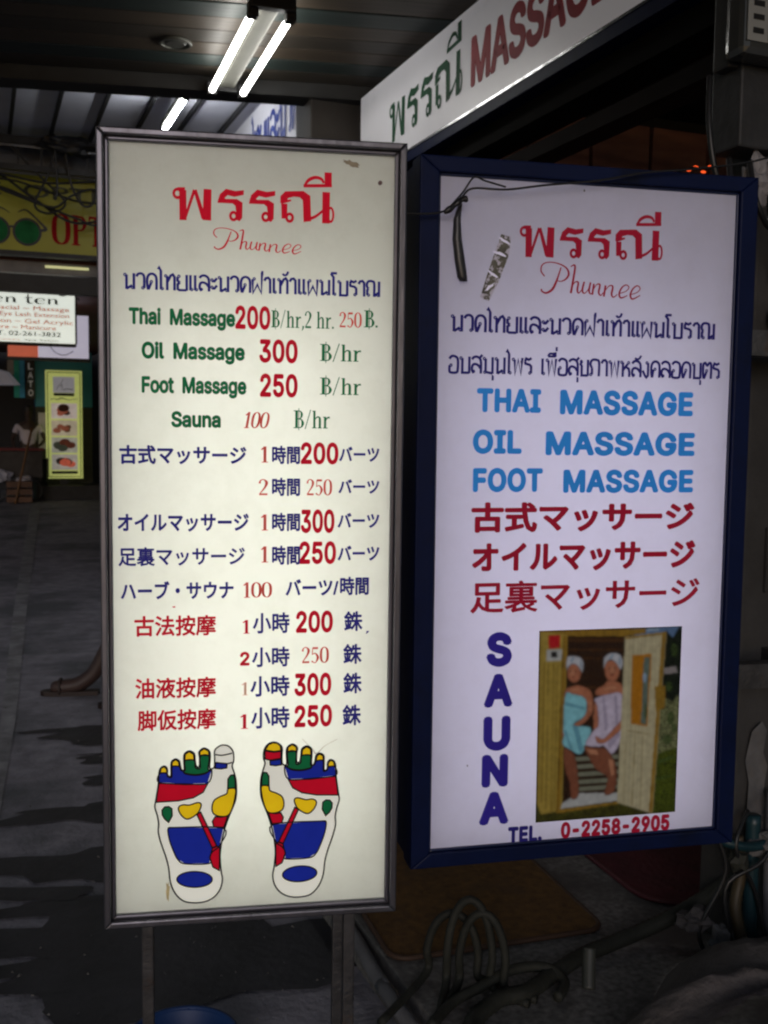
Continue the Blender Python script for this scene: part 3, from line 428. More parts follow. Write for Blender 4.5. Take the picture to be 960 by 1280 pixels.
PHOTO_SHAPES = [('#interior', [(-0.0954, -0.2364), (0.2374, -0.2366), (0.2364, -0.6561), (-0.0936, -0.6567)]), ('#sky', [(0.1022, -0.2401), (0.2374, -0.2366), (0.2364, -0.2659), (0.1442, -0.2627)]), ('#tree', [(0.1939, -0.2547), (0.2152, -0.2612), (0.2231, -0.2498), (0.2374, -0.2472), (0.2375, -0.427), (0.1918, -0.4247)]), ('#car', [(0.1967, -0.3289), (0.226, -0.325), (0.2308, -0.3401), (0.198, -0.3426)]), ('#bush', [(0.1891, -0.4089), (0.2076, -0.398), (0.2206, -0.4065), (0.2363, -0.3954), (0.2364, -0.5221), (0.1851, -0.531)]), ('#grass', [(0.1869, -0.5232), (0.2077, -0.5145), (0.2356, -0.5101), (0.2364, -0.6561), (0.177, -0.6578)]), ('#grass2', [(-0.0929, -0.6187), (0.0982, -0.6223), (0.1833, -0.6574), (0.2363, -0.654), (0.2364, -0.6561), (-0.0936, -0.6567)]), ('#rail', [(-0.0934, -0.2365), (0.1517, -0.239), (0.1521, -0.2494), (0.1027, -0.2544), (-0.0334, -0.2498), (-0.0931, -0.2489)]), ('#wood', [(-0.0933, -0.238), (-0.0322, -0.2468), (-0.0337, -0.6326), (-0.0811, -0.6397), (-0.0919, -0.6129)]), ('#rail', [(-0.041, -0.2465), (-0.0306, -0.2499), (-0.0368, -0.6363), (-0.0469, -0.6376)]), ('#woodd', [(-0.0617, -0.3089), (-0.0593, -0.309), (-0.0571, -0.6368), (-0.0603, -0.6366)]), ('#woodd', [(-0.0837, -0.3042), (-0.0817, -0.3043), (-0.0798, -0.6118), (-0.0827, -0.6116)]), ('#red', [(-0.0741, -0.2469), (-0.0474, -0.2463), (-0.0483, -0.2751), (-0.0733, -0.2761)]), ('#white', [(-0.0777, -0.2771), (-0.0426, -0.2772), (-0.0435, -0.3027), (-0.077, -0.3022)]), ('#black', [(-0.0672, -0.2828), (-0.0536, -0.2825), (-0.0533, -0.2947), (-0.0669, -0.295)]), ('#white', [(-0.0333, -0.6182), (0.0027, -0.598), (0.0976, -0.6025), (0.0982, -0.6211), (-0.0362, -0.6305)]), ('#rail', [(-0.0471, -0.6317), (-0.0362, -0.6305), (0.1024, -0.6226), (0.1025, -0.6278), (-0.0469, -0.6395)]), ('#slat', [(-0.0118, -0.5168), (0.0969, -0.517), (0.0971, -0.5257), (-0.0131, -0.526)]), ('#slat', [(-0.0113, -0.5339), (0.0974, -0.5343), (0.0977, -0.543), (-0.0127, -0.5432)]), ('#slat', [(-0.0108, -0.5511), (0.098, -0.5517), (0.0983, -0.5604), (-0.0122, -0.5603)]), ('#slat', [(-0.0103, -0.5682), (0.0986, -0.569), (0.0988, -0.5777), (-0.0117, -0.5775)]), ('#slat', [(-0.0099, -0.5839), (0.0991, -0.5848), (0.0994, -0.5935), (-0.0112, -0.5932)]), ('#intl', [(-0.0292, -0.2549), (0.1008, -0.2593), (0.0998, -0.267), (-0.029, -0.2625)]), ('#intl', [(-0.0286, -0.2778), (0.1003, -0.2824), (0.1004, -0.2863), (-0.0285, -0.2816)]), ('#intl', [(-0.028, -0.2968), (0.1009, -0.3018), (0.101, -0.3045), (-0.028, -0.2995)]), ('#intl', [(0.0162, -0.3619), (0.0529, -0.3636), (0.053, -0.3674), (0.0163, -0.3658)]), ('#skin', [(-0.0242, -0.3621), (-0.0042, -0.358), (0.0225, -0.368), (0.0311, -0.3858), (0.0303, -0.4244), (-0.0134, -0.4608), (-0.0349, -0.4693), (-0.0345, -0.4558), (0.006, -0.4309), (0.0152, -0.3966), (-0.0325, -0.3828), (-0.0314, -0.3656)]), ('#skin', [(-0.0293, -0.3255), (-0.0236, -0.3123), (-0.0096, -0.309), (0.003, -0.3268), (-0.0024, -0.3477), (-0.0164, -0.352), (-0.028, -0.3408)]), ('#towel1', [(-0.0309, -0.2967), (-0.0181, -0.2934), (0.0002, -0.2979), (0.0074, -0.3116), (0.0051, -0.3307), (-0.0033, -0.3189), (-0.0156, -0.3099), (-0.0275, -0.3179), (-0.0309, -0.3254)]), ('#towelb', [(-0.0326, -0.377), (-0.0157, -0.3767), (0.015, -0.3889), (0.0148, -0.4256), (-0.0138, -0.4454), (0.027, -0.4522), (0.0258, -0.4785), (0.0084, -0.5106), (-0.0122, -0.5035), (-0.0357, -0.4867), (-0.0334, -0.4675), (-0.0354, -0.4519)]), ('#skin2', [(-0.0334, -0.4965), (-0.0121, -0.5055), (-0.0011, -0.5353), (0.0049, -0.6021), (-0.0132, -0.6087), (-0.0175, -0.5732), (-0.0293, -0.5413)]), ('#skin', [(0.0555, -0.3154), (0.0634, -0.3061), (0.0819, -0.3088), (0.0926, -0.3227), (0.0892, -0.3458), (0.0751, -0.3549), (0.0613, -0.3446)]), ('#towel1', [(0.055, -0.3), (0.071, -0.2902), (0.0896, -0.2936), (0.0996, -0.3095), (0.0948, -0.3286), (0.0832, -0.3127), (0.0715, -0.3045), (0.0614, -0.3099), (0.0549, -0.3231)]), ('#skin', [(0.0648, -0.3506), (0.0854, -0.3534), (0.1001, -0.3637), (0.1009, -0.389), (0.0412, -0.3824), (0.0392, -0.3688), (0.0569, -0.3599)]), ('#skin', [(0.0356, -0.3976), (0.0451, -0.4019), (0.0506, -0.4488), (0.0607, -0.4844), (0.0444, -0.4874), (0.0342, -0.4479)]), ('#towelw', [(0.0353, -0.3898), (0.0657, -0.3816), (0.1007, -0.3832), (0.1009, -0.4514), (0.0989, -0.4905), (0.0782, -0.5167), (0.0611, -0.4961), (0.0488, -0.4974), (0.0159, -0.4904), (0.0354, -0.4596), (0.0465, -0.4485), (0.0419, -0.4056)]), ('#skin', [(0.1005, -0.4397), (0.102, -0.4593), (0.065, -0.4885), (0.0444, -0.4874), (0.0407, -0.4716), (0.0606, -0.4785)]), ('#skin2', [(0.0127, -0.4933), (0.0283, -0.4962), (0.0489, -0.4993), (0.0696, -0.5044), (0.0916, -0.545), (0.091, -0.5922), (0.077, -0.607), (0.0644, -0.6022), (0.0716, -0.5673), (0.0463, -0.55), (0.0292, -0.5255)]), ('#door', [(0.1027, -0.2567), (0.2, -0.2483), (0.1811, -0.6561), (0.0962, -0.625)]), ('#rail', [(0.1904, -0.2495), (0.2, -0.2483), (0.1811, -0.6561), (0.1725, -0.6514)]), ('#doord', [(0.1146, -0.4631), (0.1684, -0.4747), (0.1685, -0.4771), (0.1146, -0.4655)]), ('#doord', [(0.1329, -0.4767), (0.135, -0.4768), (0.132, -0.6346), (0.1295, -0.6336)]), ('#frame', [(0.1206, -0.2967), (0.167, -0.2954), (0.1627, -0.4579), (0.1224, -0.4494)]), ('#glass', [(0.1489, -0.3024), (0.1631, -0.3022), (0.1593, -0.4545), (0.1466, -0.4499)]), ('#door', [(0.1647, -0.3705), (0.175, -0.3671), (0.1758, -0.4239), (0.1631, -0.4213)]), ('#rail', [(0.1763, -0.3683), (0.2023, -0.3683), (0.2033, -0.4174), (0.1813, -0.4262)]), ('#wooddd', [(-0.0413, -0.2507), (-0.0393, -0.2507), (-0.0429, -0.6359), (-0.0457, -0.6369)]), ('#wooddd', [(-0.0737, -0.3084), (-0.0725, -0.3085), (-0.0694, -0.6281), (-0.071, -0.628)]), ('#woodd', [(-0.0517, -0.3093), (-0.0505, -0.3093), (-0.0492, -0.6296), (-0.0512, -0.6294)]), ('#skinl', [(-0.0233, -0.3659), (-0.004, -0.363), (0.0042, -0.3691), (-0.0199, -0.3719)]), ('#skinl', [(-0.0114, -0.33), (-0.012, -0.335), (-0.014, -0.3385), (-0.0168, -0.3398), (-0.0196, -0.3383), (-0.0218, -0.3346), (-0.0227, -0.3295), (-0.0221, -0.3246), (-0.0201, -0.321), (-0.0174, -0.3198), (-0.0145, -0.3213), (-0.0123, -0.325)]), ('#eye', [(-0.0196, -0.3266), (-0.0199, -0.3272), (-0.0208, -0.3276), (-0.022, -0.3277), (-0.0232, -0.3275), (-0.0241, -0.327), (-0.0244, -0.3264), (-0.0241, -0.3259), (-0.0232, -0.3255), (-0.022, -0.3254), (-0.0208, -0.3256), (-0.0199, -0.326)]), ('#eye', [(-0.0075, -0.3267), (-0.0078, -0.3273), (-0.0087, -0.3277), (-0.0099, -0.3278), (-0.0111, -0.3276), (-0.012, -0.3271), (-0.0123, -0.3265), (-0.012, -0.326), (-0.0111, -0.3256), (-0.0099, -0.3255), (-0.0087, -0.3257), (-0.0078, -0.3261)]), ('#lip', [(-0.012, -0.3396), (-0.0124, -0.3403), (-0.0137, -0.3408), (-0.0155, -0.341), (-0.0174, -0.3407), (-0.0187, -0.3401), (-0.0192, -0.3393), (-0.0188, -0.3385), (-0.0174, -0.338), (-0.0156, -0.3379), (-0.0138, -0.3382), (-0.0125, -0.3388)]), ('#skinl', [(0.0821, -0.3281), (0.0814, -0.3335), (0.0791, -0.3373), (0.0758, -0.3387), (0.0725, -0.3371), (0.07, -0.333), (0.0689, -0.3276), (0.0696, -0.3222), (0.0719, -0.3183), (0.0752, -0.317), (0.0785, -0.3186), (0.081, -0.3226)]), ('#eye', [(0.0705, -0.3241), (0.0702, -0.3247), (0.0693, -0.3251), (0.068, -0.3252), (0.0668, -0.325), (0.0659, -0.3245), (0.0656, -0.3239), (0.0659, -0.3234), (0.0667, -0.323), (0.068, -0.3229), (0.0692, -0.3231), (0.0701, -0.3235)]), ('#eye', [(0.0832, -0.3243), (0.0829, -0.3248), (0.082, -0.3252), (0.0808, -0.3253), (0.0795, -0.3251), (0.0786, -0.3247), (0.0783, -0.3241), (0.0786, -0.3235), (0.0795, -0.3231), (0.0807, -0.323), (0.0819, -0.3232), (0.0828, -0.3237)]), ('#lip', [(0.0795, -0.3384), (0.079, -0.3392), (0.0775, -0.3397), (0.0755, -0.3398), (0.0734, -0.3395), (0.0719, -0.3389), (0.0713, -0.3381), (0.0718, -0.3373), (0.0733, -0.3368), (0.0754, -0.3367), (0.0774, -0.337), (0.079, -0.3376)]), ('#skinl', [(0.0529, -0.3655), (0.0815, -0.3617), (0.09, -0.3699), (0.0573, -0.3734)]), ('#towels', [(-0.0238, -0.3035), (-0.018, -0.2953), (-0.0132, -0.297), (-0.0193, -0.309)]), ('#towels', [(0.0653, -0.3031), (0.0731, -0.2918), (0.0793, -0.2936), (0.0715, -0.3049)]), ('#towels', [(-0.0018, -0.3017), (0.0023, -0.3037), (0.0053, -0.323), (0.0008, -0.319)]), ('#towels', [(0.0901, -0.2975), (0.0935, -0.3003), (0.0941, -0.3197), (0.089, -0.3148)]), ('#towelbs', [(-0.0306, -0.3944), (0.0135, -0.4081), (0.0128, -0.4127), (-0.032, -0.4005)]), ('#towelbs', [(-0.0138, -0.4454), (-0.0016, -0.4479), (0.0122, -0.5011), (0.0042, -0.5064)]), ('#towelbs', [(-0.0337, -0.4559), (-0.0289, -0.4554), (-0.0123, -0.4997), (-0.0184, -0.4974)]), ('#towelws', [(0.0536, -0.3868), (0.0577, -0.3855), (0.0679, -0.4497), (0.0626, -0.465)]), ('#towelws', [(0.0822, -0.3843), (0.0864, -0.3845), (0.0925, -0.4471), (0.0878, -0.4546)]), ('#towelws', [(0.0691, -0.4888), (0.0932, -0.4667), (0.0967, -0.4747), (0.0745, -0.5028)]), ('#skinl', [(0.0182, -0.4995), (0.0449, -0.503), (0.0494, -0.515), (0.0289, -0.5137)]), ('#skinl', [(0.0702, -0.524), (0.0848, -0.5288), (0.0879, -0.5605), (0.0799, -0.5678)]), ('#skinl', [(0.0231, -0.3893), (0.0294, -0.3973), (0.0262, -0.4242), (0.0219, -0.4163)]), ('#rail', [(0.1027, -0.2567), (0.2, -0.2483), (0.1997, -0.2529), (0.1029, -0.2613)]), ('#doord', [(0.1517, -0.4777), (0.1534, -0.4778), (0.1525, -0.644), (0.1507, -0.6431)]), ('#doord', [(0.1105, -0.4911), (0.1122, -0.4912), (0.1109, -0.6292), (0.1092, -0.6282)]), ('#leaf', [(0.227, -0.4423), (0.2261, -0.4502), (0.2229, -0.4558), (0.2183, -0.4577), (0.2136, -0.4553), (0.2099, -0.4493), (0.2084, -0.4413), (0.2094, -0.4335), (0.2125, -0.4279), (0.2171, -0.426), (0.2219, -0.4283), (0.2255, -0.4343)]), ('#leaf', [(0.2229, -0.4896), (0.2215, -0.4954), (0.2173, -0.4996), (0.2115, -0.5008), (0.2055, -0.4989), (0.201, -0.4943), (0.1992, -0.4882), (0.2005, -0.4824), (0.2047, -0.4783), (0.2106, -0.477), (0.2166, -0.4789), (0.2211, -0.4835)]), ('#leaf', [(0.233, -0.4664), (0.2325, -0.4723), (0.2305, -0.4765), (0.2275, -0.4779), (0.2245, -0.4762), (0.2222, -0.4717), (0.2211, -0.4657), (0.2217, -0.4598), (0.2237, -0.4556), (0.2266, -0.4541), (0.2297, -0.4559), (0.232, -0.4604)]), ('#skyl', [(0.1517, -0.2398), (0.185, -0.2389), (0.181, -0.2446), (0.1536, -0.246)]), ('#leaf', [(0.228, -0.289), (0.2273, -0.2968), (0.2247, -0.3025), (0.221, -0.3044), (0.2171, -0.3022), (0.2141, -0.2963), (0.2128, -0.2885), (0.2135, -0.2807), (0.2161, -0.2751), (0.2198, -0.2731), (0.2237, -0.2753), (0.2267, -0.2812)]), ('#leaf', [(0.2193, -0.371), (0.2184, -0.3768), (0.2154, -0.381), (0.2113, -0.3824), (0.207, -0.3806), (0.2037, -0.3762), (0.2024, -0.3702), (0.2033, -0.3644), (0.2062, -0.3602), (0.2104, -0.3588), (0.2147, -0.3606), (0.2179, -0.365)]), ('#leaf', [(0.1916, -0.5353), (0.2315, -0.5258), (0.2314, -0.5338), (0.1911, -0.544)]), ('#leaf', [(0.1888, -0.5749), (0.2323, -0.5697), (0.232, -0.5745), (0.189, -0.5808)]), ('#skyl', [(0.1564, -0.3487), (0.156, -0.3545), (0.1547, -0.3587), (0.1526, -0.3602), (0.1505, -0.3585), (0.1488, -0.3542), (0.1481, -0.3483), (0.1484, -0.3425), (0.1498, -0.3383), (0.1518, -0.3368), (0.1539, -0.3384), (0.1556, -0.3428)]), ('#leaf', [(0.1607, -0.4232), (0.1605, -0.433), (0.1592, -0.4401), (0.1572, -0.4426), (0.155, -0.4399), (0.1532, -0.4326), (0.1523, -0.4228), (0.1525, -0.413), (0.1538, -0.4059), (0.1558, -0.4033), (0.158, -0.4061), (0.1598, -0.4133)])]
# ================================================================= SETTING
m_floor = mat('pavement', (.26, .25, .285),   .7, .3, 9, .6, dirt=((.12, .125, .14), .9, .48, .6))
bm = bmesh.new()
vs = [bm.verts.new(p) for p in ((-60, -40, 0), (60, -40, 0), (60, 90, 0), (-60, 90, 0))]; bm.faces.new(vs)
mk('pavement', bm, m_floor, kind='structure')
# pale worn painted stripe running away from the camera
m_line = mat('stripe_paint', (.28, .28, .3), .6, .3, 6, dirt=((.16, .16, .17), 5, .45, .6))
bm = bmesh.new(); P = [(-.02, 3.6, .035), (.12, 5.43, .035), (.3, 8.72, .05), (1.06, 21.3, .09)]
prev = None
for x, y, h in P:
    a = bm.verts.new((x-h, y, .004)); b = bm.verts.new((x+h, y, .004))
    if prev: bm.faces.new((prev[0], prev[1], b, a))
    prev = (a, b)
mk('painted_stripe', bm, m_line, kind='structure')
# flat patches of irregular outline, darker than the pavement around them
m_patch = mat('dark_patch', (.036, .036, .041), .5, .3, 5, .3, spec=.2)
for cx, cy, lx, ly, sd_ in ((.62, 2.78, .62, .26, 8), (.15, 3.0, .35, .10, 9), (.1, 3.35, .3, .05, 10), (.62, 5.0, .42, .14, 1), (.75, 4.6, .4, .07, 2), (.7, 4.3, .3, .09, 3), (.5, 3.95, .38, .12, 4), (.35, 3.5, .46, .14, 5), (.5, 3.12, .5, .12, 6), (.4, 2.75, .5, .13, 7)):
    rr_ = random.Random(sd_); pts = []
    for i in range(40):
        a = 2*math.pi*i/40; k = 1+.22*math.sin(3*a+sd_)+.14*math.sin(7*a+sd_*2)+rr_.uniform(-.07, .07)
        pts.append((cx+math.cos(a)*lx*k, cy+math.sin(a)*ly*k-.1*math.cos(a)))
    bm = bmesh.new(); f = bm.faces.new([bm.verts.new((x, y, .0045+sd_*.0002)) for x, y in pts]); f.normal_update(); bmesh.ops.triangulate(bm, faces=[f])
    mk('dark_patch', bm, m_patch, kind='structure')
# raised terrazzo entrance step with pale kerb nosing
m_terr = mat('terrazzo', (.15, .147, .14), .6, .5, 60, .3, dirt=((.075, .073, .07), 3, .5, .62))
st = Box('entrance_step', (.955, -1.5, 0), (6, 5.4, .13), m_terr, bev=.004, kind='structure')
m_kerb = mat('kerb_concrete', (.14, .14, .148), .7, .2, 10, .3)
bm = bmesh.new(); tube(bm, [(.935, 5.4, .11), (.94, 3.2, .11), (.935, 2.6, .11), (.915, 2.3, .11), (.915, 1.9, .11), (.92, -1.5, .11)], .019, 8)
mk('kerb', bm, m_kerb, smooth=True, kind='structure')
# ceiling of dark boards over the walkway
A = R_(-12.3); cx_, sx_ = math.cos(A), math.sin(A)
ceil = bpy.data.objects.new('ceiling', None); COL.objects.link(ceil); ceil['kind'] = 'structure'
ceil.location = (2.07, 5.7, 3.42); ceil.rotation_euler = (0, 0, A)
m_pl = [mat('brown_board', (.052, .038, .025), .5, .3, 4, .2, stretch=(.3, 6, 1)), mat('green_board', (.019, .029, .026), .5, .3, 4, .2, stretch=(.3, 6, 1)), mat('dark_board', (.035, .028, .02), .5, .3, 4, .2, stretch=(.3, 6, 1))]
seq = [2, 1, 0, 2, 0, 1, 0, 0, 1, 2]
pm = {}
for i in range(38):
    k = seq[i % 10]
    if k not in pm:
        b_ = bmesh.new(); box(b_, (-6.5, -.166, 0), (.6, 0, .02), .004); pm[k] = mk('plank', b_, m_pl[k], ceil); o = pm[k]
    else:
        o = pm[k].copy(); COL.objects.link(o)
    o.location = (random.uniform(-.02, .02), -.02-.172*i, random.uniform(0, .005))
Box('ceiling_backing', (-6.5, -6.7, .03), (.6, .05, .1), mat('black_void', (.012, .011, .01), .8), ceil)
Box('edge_beam', (-6.5, -.015, -.075), (.6, .16, .12), mat('edge_beam', (.02, .02, .02), .6, .2), ceil)
# unlit round downlight
dl = root('downlight', (.97, 5.42, 3.42), 'unlit round recessed downlight in the dark board ceiling', 'downlight')
bm = bmesh.new(); tube(bm, [(math.cos(a)*.075, math.sin(a)*.075, -.004) for a in [2*math.pi*i/16 for i in range(16)]], .011, 6, 2, True)
mk('rim', bm, mat('chrome_trim', (.06, .06, .05), .45, .1, metal=.4), dl, smooth=True)
bm = bmesh.new(); cyl(bm, (0, 0, -.012), (0, 0, 0), .045, .065, 16); mk('lens', bm, mat('dull_glass', (.05, .05, .045), .2), dl)
# grey sheet awning beyond with dark ribs
m_aw = mat('grey_awning', (.7, .71, .78), .6, .1, 2)
aw = bpy.data.objects.new('canopy_ceiling', None); COL.objects.link(aw); aw['kind'] = 'structure'; aw.location = (0, 0, 4.0)
pan = None
for i in range(-8, 8):
    x0 = .66+i*.335
    if x0 > 2.3: break
    if pan is None:
        b_ = bmesh.new(); box(b_, (0, 6.0, 0), (.320, 10.1, .02)); pan = mk('sheet_panel', b_, m_aw, aw); o = pan
        b_ = bmesh.new(); box(b_, (-.03, 6.0, -.035), (-.003, 10.1, 0)); rb = mk('rib', b_, mat('dark_rib', (.02, .02, .022), .6), aw); r_ = rb
    else:
        o = pan.copy(); COL.objects.link(o); r_ = rb.copy(); COL.objects.link(r_)
    o.location = (x0, 0, random.uniform(0, .004)); r_.location = (x0, 0, 0)
# blocks of shop building: interior behind the hanging board, facade beyond
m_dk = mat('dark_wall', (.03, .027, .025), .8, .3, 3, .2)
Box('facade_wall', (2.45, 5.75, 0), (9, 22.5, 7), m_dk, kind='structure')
col_ = tag(Box('column', (1.80, 5.78, 0), (2.12, 6.08, 4.0), mat('column_paint', (.035, .03, .026), .6, .2, 4, .2), bev=.01), 'dark square column at the corner of the board ceiling', 'column')
bd = tag(root('shop_building', (2.3, 0, .13), 'dark open-fronted shop interior of brown wood behind the blue framed sign', 'shop'), 'dark open-fronted shop interior of brown wood behind the blue framed sign', 'shop')
m_wood = mat('interior_wood', (.30, .12, .07), .45, .4, 3, .2, stretch=(1, 1, 5))
m_wood2 = mat('interior_beam', (.05, .025, .018), .5, .3, 5, .2)
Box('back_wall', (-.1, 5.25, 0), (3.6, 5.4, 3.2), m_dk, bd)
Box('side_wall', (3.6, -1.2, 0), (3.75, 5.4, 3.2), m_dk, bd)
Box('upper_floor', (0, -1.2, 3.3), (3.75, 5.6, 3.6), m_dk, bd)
b0 = None
for i in range(9):
    if b0 is None:
        b_ = bmesh.new(); box(b_, (0, 4.9, 0), (.36, 4.94, 2.98), .006); b0 = mk('wall_panel', b_, m_wood, bd); o = b0
    else: o = b0.copy(); COL.objects.link(o)
    o.location = (.05+i*.385, random.uniform(-.006, .006), .05)
Box('ceiling_beam', (-.02, 2.6, 2.72), (3.6, 2.75, 2.95), m_wood2, bd); Box('ceiling_beam', (-.02, 1.2, 2.72), (3.6, 1.35, 2.95), m_wood2, bd)
Box('shelf', (.4, 4.55, 2.2), (3.2, 4.88, 2.25), m_wood2, bd); Box('lintel', (-.16, -1.2, 2.62), (0, 5.3, 2.74), mat('black_lintel', (.006, .006, .006), .85, spec=.1), bd)
Box('door_track', (-.1, -1.2, 2.5), (.02, 5.3, 2.56), mat('track_metal', (.012, .010, .010), .8, .2, spec=.1), bd)
# pillar of grimy concrete at the right
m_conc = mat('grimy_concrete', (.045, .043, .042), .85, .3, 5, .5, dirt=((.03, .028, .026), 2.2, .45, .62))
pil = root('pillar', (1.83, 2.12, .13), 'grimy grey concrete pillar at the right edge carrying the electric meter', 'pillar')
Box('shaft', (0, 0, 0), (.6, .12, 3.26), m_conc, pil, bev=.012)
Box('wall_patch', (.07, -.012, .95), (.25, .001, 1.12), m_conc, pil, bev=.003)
# far end of the street
m_far = mat('far_building', (.022, .022, .026), .8, .4, .6)
Box('far_building_wall', (-14, 24, 0), (9, 25, 9), m_far, kind='structure')

# ================================================================= HANGING SHOP BOARD
MB_ = Matrix(((0, 1, 0, 2.07), (-1, 0, 0, 0), (0, 0, 1, 0), (0, 0, 0, 1)))
sb = root('fascia_sign', None, 'long white fascia sign with green Thai name and red MASSAGE lettering', 'fascia sign', mw=MB_)
sb.location = (2.07, 5.69, 2.87); o_ = 5.69; zb = 2.87
m_bdw = mat('board_white', (.75, .75, .8), .3, .05, 2, emit=.10, dirt=((.6, .6, .64), 3, .55, .8))  # faint even glow added to the board face to brighten it
Box('face_panel', (0, 0, .02), (5.6, .14, .485), m_bdw, sb, bev=.002)
m_blue = mat('blue_paint', (.0025, .008, .046), .5, .3, 6, .08, spec=.15, dirt=((.002, .005, .022), 6, .5, .7))
Box('bottom_trim', (0, -.006, -.03), (5.6, .16, .019), m_blue, sb, bev=.003)
m_chr = mat('chrome_strip', (.5, .5, .52), .22, .1, 1.5, .5, metal=1)
Box('metal_strip', (0, -.010, .0195), (5.6, -.001, .03), m_chr, sb)
m_green = mat('green_vinyl', (.01, .16, .07), .45, .1, 20)
put(head(), o_-5.237, o_-4.35, 2.99-zb, 3.33-zb, .001, .00012, mat('faded_green_vinyl', (.012, .075, .035), .6, .3, 8, spec=.2), sb, 'lettering', 0, fit='box', label='green Thai name lettering')
type_('MASSAGE', o_-4.262, o_-3.17, 3.0-zb, 3.215-zb, 0, .003, mat('red_vinyl_board', (.36, .012, .03), .6, .1, 20), sb, 'lettering', 0, bold=.03, label='red MASSAGE lettering', grot=True)

# second shop board beyond, blue Thai letters
s2 = root('fascia_sign', None, 'farther white fascia sign with blue Thai letters above the grey canopy', 'fascia sign', mw=Matrix(((0, 1, 0, 2.1), (-1, 0, 0, 9.3), (0, 0, 1, 3.42), (0, 0, 0, 1))))
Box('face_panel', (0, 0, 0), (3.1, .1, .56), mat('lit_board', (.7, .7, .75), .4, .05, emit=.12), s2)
put(thai('นวดไทยและนวดฝ่าเท้า'), .5, 2.95, .14, .40, .002, .0002, mat('blue_vinyl', (.02, .05, .3), .5), s2, 'lettering', 0, label='blue Thai lettering')

# ================================================================= FLUORESCENT LIGHTS
m_tube = mat('lit_tube', (1, 1, 1), .5, 0, emit=17, ecol=(1, .98, .93))
m_fix = mat('fixture_paint', (.10, .10, .085), .6, .1)
m_blk = mat('black_plastic', (.015, .015, .016), .4, .2)
def fixture(loc, rz, label, length=1.2, two=True, m_tube=m_tube):
    r_ = root('fluorescent_light', loc, label, 'fluorescent light', rz=rz)
    Box('housing', (-.04 if two else -.02, 0, .03), (.04 if two else .02, length, .075), m_fix, r_, bev=.006)
    for s in ((-.085, .085) if two else (0,)):
        bm = bmesh.new(); cyl(bm, (s, .03, .0), (s, length-.03, .0), .0165, n=12); mk('tube_lamp', bm, m_tube, r_, smooth=False)
        for y in (0, length-.035):
            bm = bmesh.new(); box(bm, (s-.024, y-.02, -.022), (s+.024, y+.035, .045), .006); mk('lamp_holder', bm, m_blk, r_)
    for y in (-.03, length): Box('end_bar', (-.1 if two else -.02, y-.02, .01), (.1 if two else .02, y+.03, .06), m_blk, r_, bev=.005)
    return r_
fixture((1.25, 4.60, 3.31), R_(-3), 'twin tube fluorescent light lit under the dark board ceiling', 1.18)
fixture((1.40, 7.40, 3.77), R_(0), 'single lit fluorescent tube below the grey canopy farther off', .95, False, mat('bright_tube', (1, 1, 1), .5, 0, emit=55, ecol=(.95, .97, 1)))

# ================================================================= LEFT SIGN: PRICE LIGHTBOX
def sign_matrix(c, u, v, zoff):
    u = Vector(u).normalized(); v = Vector(v).normalized(); y = v.cross(u).normalized()
    m_ = Matrix((u, y, v)).transposed().to_4x4(); m_.translation = Vector(c)-v*zoff
    return m_
ZL = 1.279
ls = root('price_lightbox', None, 'tall narrow cream lightbox price list with aluminium frame and foot chart', 'lightbox sign', mw=sign_matrix((.49011, 1.92144, 1.27918), (.97718, -.2124, 0), (-.0017, -.0077, 1), ZL))
# translucent acrylic face: a thin sheet really lit by the tubes inside the box
def acrylic(name, c0, c1):
    mp_ = bpy.data.materials.new(name); mp_.use_nodes = True; n = mp_.node_tree; n.nodes.remove(n.nodes['Principled BSDF'])
    tr = n.nodes.new('ShaderNodeBsdfTranslucent'); pr = n.nodes.new('ShaderNodeBsdfPrincipled'); mxs = n.nodes.new('ShaderNodeMixShader')
    tc = n.nodes.new('ShaderNodeTexCoord'); nz = n.nodes.new('ShaderNodeTexNoise'); nz.inputs['Scale'].default_value = 7; nz.inputs['Detail'].default_value = 9; nz.inputs['Roughness'].default_value = .75
    rp = n.nodes.new('ShaderNodeValToRGB'); rp.color_ramp.elements[0].position = .25; rp.color_ramp.elements[1].position = .55
    rp.color_ramp.elements[0].color = (*c0, 1); rp.color_ramp.elements[1].color = (*c1, 1)
    n.links.new(tc.outputs['Object'], nz.inputs['Vector']); n.links.new(nz.outputs['Fac'], rp.inputs[0])
    n.links.new(rp.outputs[0], tr.inputs[0]); n.links.new(rp.outputs[0], pr.inputs['Base Color']); pr.inputs['Roughness'].default_value = .35; pr.inputs['Specular IOR Level'].default_value = .3
    mxs.inputs[0].default_value = .5; n.links.new(tr.outputs[0], mxs.inputs[1]); n.links.new(pr.outputs[0], mxs.inputs[2]); n.links.new(mxs.outputs[0], n.nodes['Material Output'].inputs[0])
    return mp_
mp_ = acrylic('translucent_acrylic', (.72, .73, .655), (.80, .815, .745))
bm = bmesh.new(); bm.faces.new([bm.verts.new(p) for p in ((-.272, 0, ZL-.736), (.272, 0, ZL-.736), (.272, 0, ZL+.736), (-.272, 0, ZL+.736))])
fp = mk('face_panel', bm, mp_, ls)
m_al = mat('aluminium', (.15, .147, .17), .38, .25, 12, .12, metal=.85, dirt=((.12, .115, .13), 14, .5, .7), stretch=(1, 1, .2))
W2, H2 = .284, .75
